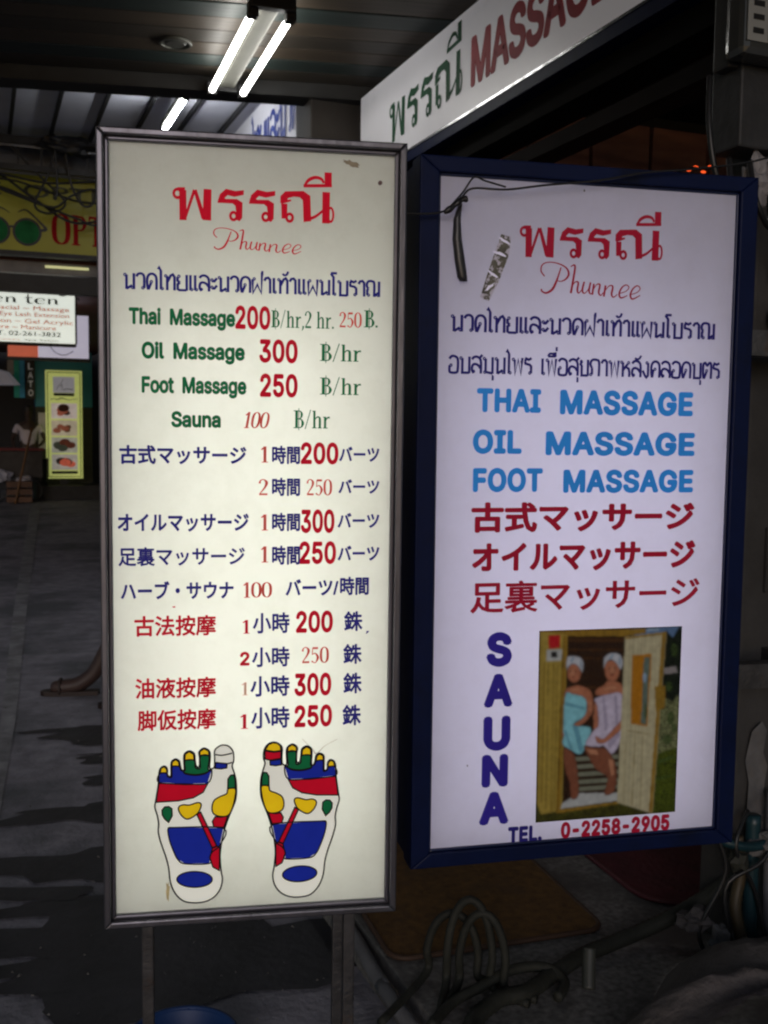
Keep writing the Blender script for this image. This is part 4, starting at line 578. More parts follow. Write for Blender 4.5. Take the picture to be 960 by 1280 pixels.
def rail(name, pts, y0, y1, m_, par):
    bm = bmesh.new(); prism(bm, pts, y0, y1)
    es = [e for e in bm.edges if abs(e.verts[0].co.y-y0) < 1e-6 and abs(e.verts[1].co.y-y0) < 1e-6 and len(e.link_faces) == 2 and abs(e.link_faces[0].normal.dot(e.link_faces[1].normal)) < .5]
    bm.normal_update()
    es = [e for e in bm.edges if abs(e.verts[0].co.y-y0) < 1e-6 and abs(e.verts[1].co.y-y0) < 1e-6 and len(e.link_faces) == 2 and abs(e.calc_face_angle(0)) > .5]
    bmesh.ops.bevel(bm, geom=es, offset=.003, segments=2, affect='EDGES', profile=.5)
    return mk(name, bm, m_, par)
t_ = .016; g_ = .0004
def rails(W2, H2, tx, tz, y0, y1, m_, par, Z, name='frame_rail'):
    a, b = W2, H2; c, d = W2-tx, H2-tz
    rail(name, [(-a, Z-b), (-c, Z-d), (-c, Z+d), (-a, Z+b)], y0, y1, m_, par)
    rail(name, [(a, Z-b), (a, Z+b), (c, Z+d), (c, Z-d)], y0, y1, m_, par)
    rail(name, [(-a+g_, Z+b), (-c+g_, Z+d), (c-g_, Z+d), (a-g_, Z+b)], y0, y1, m_, par)
    rail(name, [(-a+g_, Z-b), (a-g_, Z-b), (c-g_, Z-d), (-c+g_, Z-d)], y0, y1, m_, par)
rails(W2, H2, .013, .013, -.022, .03, m_al, ls, ZL)
rails(W2-.0132, H2-.0132, .008, .008, -.010, .02, mat('inner_bead', (.14, .135, .16), .35, .2, 10, metal=.6), ls, ZL, 'inner_bead')
m_box = mat('box_white', (.8, .8, .8), .6, .03)
m_out = mat('box_skin', (.2, .2, .22), .45, .2, 6, metal=.6)
for lo, hi, nme in (((-W2, .031, ZL-H2), (-W2+.004, .2, ZL+H2), 'side_panel'), ((W2-.004, .031, ZL-H2), (W2, .2, ZL+H2), 'side_panel'), ((-W2+.0045, .031, ZL+H2-.004), (W2-.0045, .2, ZL+H2), 'top_panel'), ((-W2+.0045, .031, ZL-H2), (W2-.0045, .2, ZL-H2+.004), 'bottom_panel')):
    Box(nme, lo, hi, m_out, ls)
for lo, hi in (((-W2+.0045, .02, ZL-H2+.006), (-W2+.006, .198, ZL+H2-.006)), ((W2-.006, .02, ZL-H2+.006), (W2-.0045, .198, ZL+H2-.006)), ((-W2+.007, .02, ZL-H2+.0045), (W2-.007, .198, ZL-H2+.006)), ((-W2+.007, .02, ZL+H2-.006), (W2-.007, .198, ZL+H2-.0045))):
    Box('lining', lo, hi, m_box, ls)
Box('back_panel', (-W2, .2005, ZL-H2), (W2, .205, ZL+H2), m_box, ls)
m_in = mat('inner_tube', (1, 1, 1), .5, 0, emit=7.3, ecol=(1, 1, .94))
for x_, z0, z1 in ((-.095, -.60, .46), (.095, -.62, .46)):
    bm = bmesh.new(); cyl(bm, (x_, .14, ZL+z0), (x_, .14, ZL+z1), .013, n=10); mk('inner_tube', bm, m_in, ls)
m_leg = mat('leg_steel', (.075, .073, .076), .45, .3, 20, .2, metal=.6, dirt=((.09, .05, .03), 9, .55, .7))
for x_, y_ in ((-.205, .02), (.195, .02), (.19, .17)):
    z = ZL-H2
    Box('leg', (x_-.0115, y_-.004, 0), (x_+.0115, y_+.019, z-.0005), m_leg, ls, bev=.003)
# lettering
GL = .30  # the vinyl is back-lit a little through the acrylic
def vin(name, c, e=GL): return mat(name, c, .6, .06, 30, emit=e, spec=.15)
CL = {'navy': vin('navy_vinyl', srgb(32, 30, 115)), 'green': vin('green_vinyl_lit', srgb(12, 100, 58)), 'red': vin('red_vinyl', srgb(195, 5, 38)), 'rust': vin('rust_vinyl', srgb(200, 75, 65)), 'faint': vin('faint_vinyl', srgb(215, 170, 150), .25), 'yellow': vin('yellow_vinyl', srgb(240, 200, 20)), 'blue': vin('blue_vinyl_lit', srgb(22, 40, 150)), 'black': vin('black_vinyl', srgb(30, 22, 30), 0)}
CR = {'navy': mat('navy_film', srgb(34, 28, 105), .6, .08, spec=.2, emit=.2), 'sky': mat('sky_acrylic', srgb(40, 130, 210), .5, .06, spec=.3, emit=.25), 'maroon': mat('maroon_acrylic', srgb(150, 8, 42), .5, .08, spec=.25, emit=.22), 'indigo': mat('indigo_acrylic', srgb(42, 30, 135), .5, .08, spec=.3, emit=.2)}
CN = {'navy': 'dark blue', 'green': 'green', 'red': 'red', 'rust': 'thin faded red', 'faint': 'very faded', 'sky': 'sky blue', 'maroon': 'dark red', 'indigo': 'raised dark blue'}
def letter(kind, text, c, u0, u1, vb, vt, MT, par, d0, thick, Z):
    m_ = MT[c]; nm = 'lettering'; step = 4e-5
    if kind == 'thai': o = put(thai(text), u0, u1, vb, vt, d0, step, m_, par, nm, Z)
    elif kind == 'serif': o = put(serif(text), u0, u1, vb, vt, d0, step*2, m_, par, nm, Z)
    elif kind == 'serifi': o = put(serif(text, .18), u0, u1, vb, vt, d0, step*2, m_, par, nm, Z)
    elif kind in ('sans', 'num', 'wide', 'round'): o = type_(text, u0, u1, vb, vt, 0, thick, m_, par, nm, Z, bold={'sans': .036, 'num': .030, 'wide': .040, 'round': .045}[kind], space={'wide': 1.06}.get(kind, 1.0), grot=True)
    else: o = type_(text, u0, u1, vb, vt, 0, thick, m_, par, nm, Z, bold=({'cjk': .032, 'cjkb': .024, 'cjkh': .036}[kind] if '裏' not in text else (.022 if kind == 'cjk' else .017)), fit='box')
    return o
for kd, tx, c, u0, u1, vb, vt in LINES_L: letter(kd, tx, c, u0, u1, vb, vt, CL, fp, .0006, .0012, ZL)
put(head(), -.1503, .149, .5945, .6935, .0006, 4e-5, CL['red'], fp, 'lettering', ZL, fit='box', label='large red Thai shop name')
put(script(), -.0764, .0873, .5400, .5840, .0006, 4e-5, CL['red'], fp, 'lettering', ZL, fit='box', label='thin red script name')
# the two foot charts: raised white plaques with coloured zones
m_plq = mat('plaque_white', (.78, .78, .69), .45, .03, emit=.40, spec=.2)
m_edge = mat('plaque_edge', (.12, .10, .11), .5)
def chart(data, label):
    out, zones, lines = data
    bm = bmesh.new(); O = crom([Vector((a, 0, b)) for a, b in out], 3, True)
    prism(bm, [(p.x, p.z+ZL) for p in O], -.004, -.0006)
    pq = mk('foot_chart', bm, m_plq, fp, label=label)
    pq.data.materials.append(m_edge)
    for f in pq.data.polygons:
        if abs(f.normal.y) < .5: f.material_index = 1
    T = []; ribbon(T, [(p.x, p.z) for p in O], [.003]*len(O), True, False)
    for c, z in zones: ribbon(T, z, [.0028]*len(z), True, len(z) > 9)
    for l in lines: ribbon(T, l, [.0028]*len(l))
    xs = [p[0] for s in T for q in s for p in q]; ys = [p[1] for s in T for q in s for p in q]
    put(T, min(xs), max(xs), min(ys), max(ys), .0056, 2e-5, CL['black'], pq, 'outline', ZL, fit='box')
    for i, (c, z) in enumerate(zones):
        T = [[[Vector(p) for p in z]]]
        if c == 'yellow' or len(z) > 9: T = [[[Vector((p.x, p.y)) for p in crom([Vector((a, b, 0)) for a, b in z], 3, True)]]] if len(z) > 7 and c != 'blue' and c != 'green' else T
        xs = [p[0] for p in T[0][0]]; ys = [p[1] for p in T[0][0]]
        put(T, min(xs), max(xs), min(ys), max(ys), .0043+i*.00004, 0, CL[c], pq, 'colour_zone', ZL, fit='box')
chart(FOOT_A, 'left foot chart with a white big toe'); chart(FOOT_B, 'right foot chart with a red and yellow big toe')
# stains on the face
m_tape = mat('old_tape', (.30, .25, .17), .7, .4, 30)
def blotch(name, par, cx, cz, rx, rz_, m_, Z, sd_, d=.0005, n_=22, rot=0):
    rr_ = random.Random(sd_); bm = bmesh.new(); vs = []
    for i in range(n_):
        a = 2*math.pi*i/n_; k = rr_.uniform(.6, 1.2); x = math.cos(a)*rx*k; z = math.sin(a)*rz_*k
        vs.append(bm.verts.new((cx+x*math.cos(rot)-z*math.sin(rot), -d, Z+cz+x*math.sin(rot)+z*math.cos(rot))))
    f = bm.faces.new(vs[::1]); f.normal_update(); bmesh.ops.triangulate(bm, faces=[f]); return mk(name, bm, m_, par)
blotch('tape_scrap', fp, .182, .712, .017, .0055, m_tape, ZL, 3, .0012, rot=-.25)
bm = bmesh.new(); cyl(bm, (.2356, -.004, ZL+.679), (.2356, 0, ZL+.679), .004, n=10); mk('screw', bm, mat('rusty_screw', (.12, .05, .05), .5), fp)
blotch('red_speck', fp, -.151, -.128, .003, .0015, CL['red'], ZL, 5)
m_stain = mat('rust_stain', (.50, .40, .20), .6, .3, 30, emit=.1)
blotch('rust_stain', fp, -.165, -.690, .004, .022, m_stain, ZL, 8, n_=16)
m_scr = mat('scratch', (.50, .46, .38), .6, .3, emit=.12)
T = []; ribbon(T, [(.095, -.395), (.115, -.415), (.124, -.424), (.14, -.410), (.165, -.398)], [.0008, .0018, .003, .0012, .0006])
put(T, .095, .165, -.427, -.394, .0004, 0, m_scr, fp, 'scratch', ZL, fit='box')

# ================================================================= RIGHT SIGN: BLUE FRAMED SAUNA SIGN
ZR = 1.306
rs_ = root('sauna_sign', None, 'white massage and sauna signboard in a wide dark blue frame', 'signboard', mw=sign_matrix((1.20014, 1.88106, 1.30596), (.98811, -.15374, .001), (-.0008, .0013, 1), .737))
ZR = .737
m_rp = mat('panel_white', (.68, .645, .80), .4, .03, 3, emit=.25)
bm = bmesh.new(); bm.faces.new([bm.verts.new(p) for p in ((-.336, 0, ZR-.704), (.336, 0, ZR-.704), (.336, 0, ZR+.704), (-.336, 0, ZR+.704))])
rp_ = mk('face_panel', bm, acrylic('lavender_acrylic', (.70, .69, .79), (.75, .745, .86)), rs_)
rails(.374, .733, .040, .032, -.014, .05, m_blue, rs_, ZR)
rails(.3338, .7008, .005, .005, -.006, -.0005, mat('blue_bead', (.004, .012, .06), .4, .2), rs_, ZR, 'inner_bead')
for lo, hi, nme in (((-.372, .051, ZR-.725), (-.366, .22, ZR+.725), 'side_panel'), ((.366, .051, ZR-.725), (.372, .22, ZR+.725), 'side_panel'), ((-.3655, .051, ZR+.719), (.3655, .22, ZR+.725), 'top_panel'), ((-.3655, .051, ZR-.725), (.3655, .22, ZR-.719), 'bottom_panel')):
    Box(nme, lo, hi, m_blue, rs_)
for lo, hi in (((-.3655, .0505, ZR-.7185), (-.363, .219, ZR+.7185)), ((.363, .0505, ZR-.7185), (.3655, .219, ZR+.7185)), ((-.3625, .0505, ZR-.7185), (.3625, .219, ZR-.716)), ((-.3625, .0505, ZR+.716), (.3625, .219, ZR+.7185))):
    Box('lining', lo, hi, m_box, rs_)
Box('back_panel', (-.372, .2205, ZR-.725), (.372, .226, ZR+.725), m_box, rs_)
m_in2 = mat('inner_cool_tube', (1, 1, 1), .5, 0, emit=3.05, ecol=(.91, .87, 1))
for x_, z0, z1 in ((-.19, -.66, .40), (0, -.66, .46), (.19, -.64, .40)):
    bm = bmesh.new(); cyl(bm, (x_, .15, ZR+z0), (x_, .15, ZR+z1), .013, n=10); mk('inner_tube', bm, m_in2, rs_)
for s in (.4, -.4): 
    Box('wall_bracket', (.373, .16, ZR+s-.03), (.70, .2, ZR+s+.03), m_leg, rs_); Box('bracket_foot', (.66, .2005, ZR+s-.028), (.699, .42, ZR+s+.028), m_leg, rs_)
for kd, tx, c, u0, u1, vb, vt in LINES_R: letter(kd, tx, c, u0, u1, vb, vt, CR, rp_, .001, {'round': .005, 'wide': .002, 'cjkh': .003}.get(kd, .001), ZR)
put(head(), -.1595, .161, .544, .651, .001, 4e-5, CR['maroon'], rp_, 'lettering', ZR, fit='box', label='large dark red Thai shop name')
put(script(), -.1125, .1129, .4660, .5370, .001, 4e-5, CR['maroon'], rp_, 'lettering', ZR, fit='box', label='thin dark red script name')
# printed sauna photo stuck on the panel
PC = {'#lip': (110, 40, 36), '#skinl': (190, 134, 106), '#eye': (40, 22, 18), '#towels': (120, 150, 180), '#towelbs': (84, 142, 172), '#towelws': (150, 142, 172), '#wooddd': (104, 84, 34), '#leaf': (64, 84, 44), '#skyl': (150, 175, 205), '#intl': (84, 54, 28), '#interior': (52, 34, 20), '#sky': (95, 125, 170), '#tree': (25, 34, 24), '#car': (150, 145, 150), '#bush': (112, 118, 84), '#grass': (72, 84, 22), '#grass2': (66, 66, 24), '#rail': (150, 118, 44), '#wood': (172, 150, 72), '#woodd': (128, 104, 40), '#red': (190, 30, 40), '#white': (185, 190, 195), '#black': (30, 28, 30), '#slat': (128, 132, 118), '#skin': (168, 108, 84), '#skin2': (125, 76, 58), '#towel1': (185, 190, 205), '#towelb': (130, 195, 215), '#towelw': (190, 182, 210), '#door': (190, 184, 155), '#doord': (150, 138, 100), '#frame': (180, 120, 30), '#glass': (100, 118, 112)}
import numpy as np
def inside(px, py, q):
    r = np.zeros(px.shape, bool); n = len(q); k = n-1
    for i in range(n):
        xi, yi = q[i]; xj, yj = q[k]
        r ^= ((yi > py) != (yj > py)) & (px < (xj-xi)*(py-yi)/((yj-yi) or 1e-9)+xi); k = i
    return r
NX, NY = 200, 270
fr_ = PHOTO_SHAPES[0][1]            # top left, top right, bottom right, bottom left of the print
tl, tr_, br, bl = [np.array(p) for p in fr_]
s_, t2 = np.meshgrid(np.linspace(0, 1, NX), np.linspace(0, 1, NY))
GXY = (tl*(1-s_[..., None])+tr_*s_[..., None])*(1-t2[..., None])+(bl*(1-s_[..., None])+br*s_[..., None])*t2[..., None]
px, py = GXY[..., 0], GXY[..., 1]
rng = np.random.default_rng(5)
def blur(a, k):
    for _ in range(k):
        p = np.pad(a, ((1, 1), (1, 1)) + ((0, 0),)*(a.ndim-2), 'edge')
        a = (p[:-2, 1:-1]+p[2:, 1:-1]+p[1:-1, :-2]+p[1:-1, 2:]+2*p[1:-1, 1:-1])/6
    return a
IM = np.zeros((NY, NX, 3)); smooth_n = blur(rng.normal(size=(NY, NX)), 14); smooth_n /= smooth_n.std()
grain = np.repeat(blur(rng.normal(size=(1, NX)), 1), NY, 0)
for c, q in PHOTO_SHAPES:
    if c[:5] in ('#skin', '#towe', '#bush', '#tree') and len(q) > 4: q = [(p.x, p.y) for p in crom([Vector((a, b_, 0)) for a, b_ in q], 3, True)]
    mk_ = inside(px, py, q); soft = blur(mk_.astype(float), 3)
    col = np.array(srgb(*PC[c]))
    edge = np.clip(blur(mk_.astype(float), 12 if len(q) > 20 else 4), .0, 1)
    sh = np.ones((NY, NX))
    if c[:5] in ('#skin', '#towe'): sh = .45+.75*edge          # rounded forms in the printed picture
    if c in ('#wood', '#door', '#rail'): sh = 1+.10*grain
    if c in ('#bush', '#tree', '#grass', '#grass2', '#leaf'): sh = 1+.35*blur(rng.normal(size=(NY, NX)), 2)*2
    if c == '#interior': sh = 1-.25*np.abs(s_-.4)
    a_ = soft[..., None]*(.75 if c in ('#towels', '#towelbs', '#towelws', '#skinl', '#leaf', '#intl') else 1)
    IM = IM*(1-a_)+(col*sh[..., None])*a_
IM = blur(IM, 2)*(1+.05*smooth_n[..., None])+rng.normal(size=(NY, NX, 1))*.006
IM = np.clip(IM*np.array([.52, .51, .48]), .003, 1)
V = [(float(GXY[j, i, 0]), -.0007, ZR+float(GXY[j, i, 1])) for j in range(NY) for i in range(NX)]
F = [(j*NX+i, (j+1)*NX+i, (j+1)*NX+i+1, j*NX+i+1) for j in range(NY-1) for i in range(NX-1)]
me = bpy.data.meshes.new('photo_print'); me.from_pydata(V, [], F)
ca = me.color_attributes.new('print', 'FLOAT_COLOR', 'POINT')
ca.data.foreach_set('color', np.concatenate([IM.reshape(-1, 3), np.ones((NX*NY, 1))], 1).astype(np.float32).ravel())
mpr = bpy.data.materials.new('photo_print_ink'); mpr.use_nodes = True; nn_ = mpr.node_tree; pb = nn_.nodes['Principled BSDF']; at_ = nn_.nodes.new('ShaderNodeAttribute'); at_.attribute_name = 'print'
nn_.links.new(at_.outputs['Color'], pb.inputs['Base Color']); nn_.links.new(at_.outputs['Color'], pb.inputs['Emission Color']); pb.inputs['Emission Strength'].default_value = .25; pb.inputs['Roughness'].default_value = .3; pb.inputs['Specular IOR Level'].default_value = .3
mk('photo_print', me, mpr, rp_, label='printed photo of two women in towels seated in a wooden sauna cabin')
# torn tape, wire and hanging strap
m_grime = mat('torn_tape', (.13, .125, .10), .7, .5, 40, dirt=((.62, .59, .70), 70, .50, .55))
T = []; ribbon(T, [(-.188, .585), (-.196, .55), (-.214, .50), (-.232, .455)], [.022, .030, .028, .020], smooth=False)
xs = [p[0] for s in T for q in s for p in q]; ys = [p[1] for s in T for q in s for p in q]
put(T, min(xs), max(xs), min(ys), max(ys), .0009, 0, m_grime, rp_, 'torn_tape', ZR, fit='box')
for i, (z, dx, rt_) in enumerate(((.548, .0, -.3), (.505, -.012, -.6), (.48, -.02, .7), (.575, .008, -.5))):
    blotch('tape_tear', rp_, -.202+dx, z, .014, .0035, m_rp, ZR, 20+i, .0013, 12, rt_)
for cx, cz in ((-.02, .705), (.115, .44), (-.15, .35), (-.25, -.5)): blotch('grime_spot', rp_, cx, cz-.02, .002, .003, m_grime, ZR, int(cz*100)+50, .0012, 8)
MR = rs_.matrix_world.copy()
m_cab = mat('black_cable', (.012, .012, .013), .4, .2)
def world_tube(name, pts, r, m_, label, cat, M=None, n_=7, k=6, group=None, ridge=0, closed=False):
    P = [Vector(p) for p in pts]
    if M is not None: P = [M@p for p in P]
    o0 = P[0].copy(); bm = bmesh.new(); tube(bm, [p-o0 for p in P], r, n_, k, closed, ridge)
    o = mk(name, bm, m_, smooth=True); o.location = o0
    return tag(o, label, cat, group)
def LR(u, d, v): return (u, -d, ZR+v)
wr = world_tube('wire', [LR(-.45, .03, .612), LR(-.37, .034, .612), LR(-.325, .03, .622), LR(-.29, .02, .652), LR(-.27, .03, .668), LR(-.20, .03, .670), LR(-.12, .031, .683), LR(0, .032, .700), LR(.10, .031, .722), LR(.2, .031, .735), LR(.33, .031, .757), LR(.45, .02, .79), LR(.52, -.1, .80)], .0022, m_cab, 'thin black wire slung across the top of the blue framed sign', 'wire', MR)
w2 = world_tube('wire', [LR(-.32, .03, .626), LR(-.29, .028, .66), LR(-.268, .030, .69), LR(-.245, .028, .685), LR(-.20, .026, .676)], .002, m_cab, 'short twisted wire end peaking above the strap knot on the sign', 'wire', MR)
bm = bmesh.new(); kn = [MR@Vector(LR(*p)) for p in ((-.33, .034, .616), (-.31, .036, .630), (-.295, .034, .642), (-.282, .036, .646))]
o0 = kn[0].copy(); tube(bm, [p-o0 for p in kn], lambda t: .004+.003*math.sin(t*9)**2, 7, 5)
o = mk('wire_knot', bm, m_cab, smooth=True); o.location = o0; tag(o, 'lump of black tape where the wires cross at the upper left of the sign', 'tape knot')
bm = bmesh.new()
SP_ = [(-.2905, .640, .006), (-.297, .610, .012), (-.296, .57, .016), (-.290, .53, .018), (-.284, .496, .017), (-.281, .487, .013)]
ring_ = []
for (u, v, h) in SP_:
    ring_.append([bm.verts.new(Vector((x, -d, ZR+v))) for x, d in ((u-h*.6, .012), (u-h*.55, .017), (u, .022), (u+h*.55, .017), (u+h*.6, .012), (u, .010))])
for A_, B_ in zip(ring_, ring_[1:]):
    for j in range(6): bm.faces.new((A_[j], A_[(j+1) % 6], B_[(j+1) % 6], B_[j]))
bm.faces.new(ring_[0][::-1]); bm.faces.new(ring_[-1])
o = mk('rubber_strap', bm, mat('black_rubber', (.03, .03, .034), .35, .2), smooth=True); o.matrix_world = MR
tag(o, 'black rubber strap hanging from the wire at the left of the blue framed sign', 'strap')

# ================================================================= NEAR FLOOR, RIGHT
def rrect(x0, y0, x1, y1, r, n_=5):
    out = []
    for cx, cy, a0 in ((x1-r, y0+r, -90), (x1-r, y1-r, 0), (x0+r, y1-r, 90), (x0+r, y0+r, 180)):
        for i in range(n_+1):
            a = R_(a0+90*i/n_); out.append((cx+math.cos(a)*r, cy+math.sin(a)*r))
    return out
m_mat = mat('coir_mat', (.14, .068, .014), .95, .35, 45, 1.0, dirt=((.09, .05, .02), 5, .5, .7))
dm = root('doormat', (.965, 2.345, .1305), 'brown doormat with rounded corners lying on the speckled step', 'doormat', rz=R_(-4))
bm = bmesh.new(); slab(bm, rrect(0, 0, .61, .86, .05), 0, .011); mk('pile', bm, m_mat, dm)
bm = bmesh.new(); tube(bm, [Vector((x, y, .007)) for x, y in rrect(0, 0, .61, .86, .05)], .0075, 6, 1, True); mk('rubber_edge', bm, mat('mat_edge', (.06, .03, .015), .7), dm, smooth=True)
m_red = mat('red_mat', (.07, .008, .014), .8, .3, 10, .5)
rm = tag(root('red_mat', (1.775, 2.36, .1305), 'dark red rubber mat on the step behind the hose', 'mat', rz=R_(-3)), 'dark red rubber mat on the step behind the hose', 'mat')
bm = bmesh.new(); slab(bm, rrect(0, 0, 1.1, 1.3, .12), 0, .012); mk('sheet', bm, m_red, rm)
bm = bmesh.new(); tube(bm, [Vector((x, y, .008)) for x, y in rrect(0, 0, 1.1, 1.3, .12)], .008, 6, 1, True); mk('rim', bm, mat('red_rim', (.07, .01, .015), .6), rm, smooth=True)
# rough cement footing
bm = bmesh.new(); nx, ny = 26, 16; g = []
rr_ = random.Random(4)
for j in range(ny+1):
    row = []
    for i in range(nx+1):
        a = i/nx*math.pi; fr = j/ny
        x = 1.72-.55*math.cos(a)*(fr**.8); y = 1.72+.42*math.sin(a)*(fr**.8) if False else 1.62+(.42+.06*math.sin(5*a))*math.sin(a)*fr
        z = .19*(1-fr**3)*(1+.1*math.sin(9*a+4*fr)) + rr_.uniform(-.006, .006)
        row.append(bm.verts.new((x-1.72, y-1.62, z)))
    g.append(row)
for j in range(ny):
    for i in range(nx): bm.faces.new((g[j][i], g[j][i+1], g[j+1][i+1], g[j+1][i]))
bmesh.ops.remove_doubles(bm, verts=bm.verts, dist=.0005)
ft = mk('cement_footing', bm, mat('rough_cement', (.12, .102, .095), .9, .35, 8, .9, dirt=((.06, .052, .048), 4, .45, .65)), smooth=True); ft.location = (1.72, 1.62, .131)
tag(ft, 'rough cement mound around the foot of the pillar', 'footing')
m_hose = mat('hose_rubber', (.026, .027, .022), .65, .3, 10, .4, spec=.25)
world_tube('hose', [(1.86, 2.10, .34), (1.78, 2.16, .25), (1.68, 2.2, .185), (1.55, 2.2, .158), (1.42, 2.17, .155), (1.30, 2.12, .153), (1.20, 2.07, .155), (1.12, 2.06, .158), (1.02, 2.0, .155), (.98, 1.92, .154)], .020, m_hose, 'thick ribbed black hose running from the pillar across the step', 'hose', k=14, ridge=.08)
# standing coil of cable
for i, (cx, cy, rx_, h, lab) in enumerate(((1.09, 2.16, .048, .235, 'tallest loop of the black cable coil standing on the step'), (1.115, 2.13, .050, .205, 'middle loop of the black cable coil standing on the step'), (1.07, 2.19, .058, .18, 'wide rear loop of the black cable coil leaning left'))):
    pts = []
    for t in range(13):
        a = math.pi*(t/12)
        pts.append((cx-rx_*math.cos(a)*1.0, cy+.03*math.cos(a)+.012*i, .146+(h-.02)*math.sin(a)**.75))
    pts = [(cx-rx_-.08-.05*i, cy-.1, .143)]+pts+[(cx+rx_+.05, cy-.12+.04*i, .143)]
    world_tube('cable', pts, .0105, m_hose, lab, 'cable', group='cable coil loops')
world_tube('cable', [(.93, 2.03, .148), (1.02, 2.10, .15), (1.1, 2.12, .16), (1.2, 2.14, .175), (1.29, 2.13, .168), (1.31, 2.08, .152), (1.26, 2.03, .150)], .013, m_hose, 'black cable lying across the foot of the coil loops', 'cable')
world_tube('pipe_stub', [(1.30, 1.96, .20), (1.315, 1.985, .245), (1.325, 2.0, .275)], .016, mat('stub_rubber', (.04, .042, .035), .5), 'short dark pipe stub sticking out of the cement mound', 'pipe stub')
# pipes and rags at the pillar foot
m_yel = mat('yellow_pipe', (.045, .032, .014), .5, .3, 10, dirt=((.05, .04, .03), 9, .5, .7))
world_tube('pipe', [(1.80, 2.06, .46), (1.815, 2.06, .36), (1.80, 2.055, .27), (1.82, 2.03, .16), (1.86, 2.0, .13)], .016, m_yel, 'dirty yellow bent pipe at the foot of the pillar', 'pipe', k=8)
world_tube('pipe', [(1.868, 2.08, .5), (1.868, 2.08, .3), (1.872, 2.075, .13)], .02, mat('teal_pipe', (.008, .03, .038), .4, .3, 8), 'teal plastic pipe standing beside the yellow pipe', 'pipe')
world_tube('pipe', [(1.92, 2.07, .56), (1.92, 2.07, .3), (1.925, 2.06, .13)], .017, mat('grey_pipe', (.10, .10, .11), .5, .3, 8), 'grey pipe rising along the pillar at the picture edge', 'pipe')
world_tube('pipe', [(1.72, 2.09, .47), (1.78, 2.05, .445), (1.86, 2.05, .43), (1.95, 2.06, .44)], .013, mat('teal_pipe', (.008, .03, .038)), 'thin horizontal teal pipe above the tangle at the pillar', 'pipe')
def crumple(name, c, s, m_, sd_, label, cat, sub=3):
    bm = bmesh.new(); bmesh.ops.create_icosphere(bm, subdivisions=sub, radius=1); rr_ = random.Random(sd_)
    ph = [rr_.uniform(0, 6) for _ in range(6)]
    for v in bm.verts:
        x, y, z = v.co; k = 1+.25*math.sin(4*x+ph[0])*math.sin(5*y+ph[1])+.2*math.sin(7*z+ph[2]+3*x)+rr_.uniform(-.09, .09)
        v.co = Vector((x*s[0], y*s[1], z*s[2]))*k
    o = mk(name, bm, m_); o.location = c; return tag(o, label, cat)
m_rag = mat('dirty_white_cloth', (.11, .108, .11), .9, .4, 14, .3, dirt=((.12, .11, .1), 12, .5, .65))
crumple('rag', (1.765, 2.06, .185), (.035, .022, .05), m_rag, 1, 'crumpled dirty white rag by the pipes', 'rag')
crumple('rag', (1.70, 2.09, .24), (.045, .03, .03), mat('dark_rag', (.05, .045, .045), .9, .4, 14), 2, 'dark crumpled rag hanging at the pipe tangle', 'rag')
crumple('plastic_bag', (1.90, 2.06, .425), (.045, .03, .032), m_rag, 3, 'pale crumpled plastic bag caught on top of the pipes', 'plastic bag')
crumple('pipe_joint', (1.80, 2.055, .40), (.026, .024, .035), m_hose, 7, 'black taped pipe joint on the yellow pipe', 'pipe joint', 2)
for i, (a, b, c_) in enumerate((((1.72, 2.07, .5), (1.76, 2.05, .38), (1.70, 2.07, .22)), ((1.84, 2.07, .52), (1.78, 2.04, .44), (1.86, 2.05, .3)), ((1.95, 2.05, .5), (1.86, 2.03, .40), (1.76, 2.05, .33)))):
    world_tube('cable', [a, b, c_, (c_[0]+.03, c_[1]-.02, .14)], .006, m_cab, ['black cable hanging left of the yellow pipe', 'black cable looped round the yellow pipe', 'black cable crossing from the grey pipe'][i], 'cable')
# torn paper on pillar
bm = bmesh.new(); pts = [(0, .30), (.028, .325), (.045, .30), (.040, .24), (.058, .20), (.052, .13), (.075, .07), (.06, .02), (.03, -.01), (.005, .015), (-.01, .08), (0, .16), (-.012, .22)]
vs = [bm.verts.new((x, -.004-.006*math.sin(z*22+x*30)-.01*(z < .05), z)) for x, z in pts]; f = bm.faces.new(vs); f.normal_update(); bmesh.ops.triangulate(bm, faces=[f])
r2 = bmesh.ops.extrude_face_region(bm, geom=bm.faces[:])
for v in [q for q in r2['geom'] if isinstance(q, bmesh.types.BMVert)]: v.co.y += .0012
tp = mk('torn_paper', bm, m_rag); tp.location = (1.875, 2.112, .415); tag(tp, 'torn white paper strip peeling from the pillar', 'torn paper')
# teal bulbs at the pillar edge
m_teal = mat('teal_plastic', (.006, .035, .042), .3, .2)
for z, lab in ((1.905, 'upper teal plastic bottle bottom at the pillar edge'), (1.79, 'lower teal plastic bottle bottom at the pillar edge')):
    bm = bmesh.new()
    prof = [(0, 0), (.025, .002), (.038, .02), (.042, .05), (.04, .09), (.022, .11), (.014, .13), (.014, .15), (0, .15)]
    n_ = 18; prev = None
    for r1, h1 in prof:
        rg = [bm.verts.new((h1, math.cos(2*math.pi*i/n_)*r1, math.sin(2*math.pi*i/n_)*r1)) for i in range(n_)]
        if prev:
            for i in range(n_): bm.faces.new((prev[i], prev[(i+1) % n_], rg[(i+1) % n_], rg[i]))
        prev = rg
    bmesh.ops.remove_doubles(bm, verts=bm.verts, dist=.0002)
    o = mk('bottle', bm, m_teal, smooth=True); o.location = (1.86, 2.07, z); tag(o, lab, 'bottle')
bm = bmesh.new(); cyl(bm, (0, 0, 0), (0, -.02, 0), .011, n=10); o = mk('wall_plug', bm, m_cab); o.location = (1.885, 2.12, 1.985); tag(o, 'small black plug on the pillar above the teal bottles', 'plug')

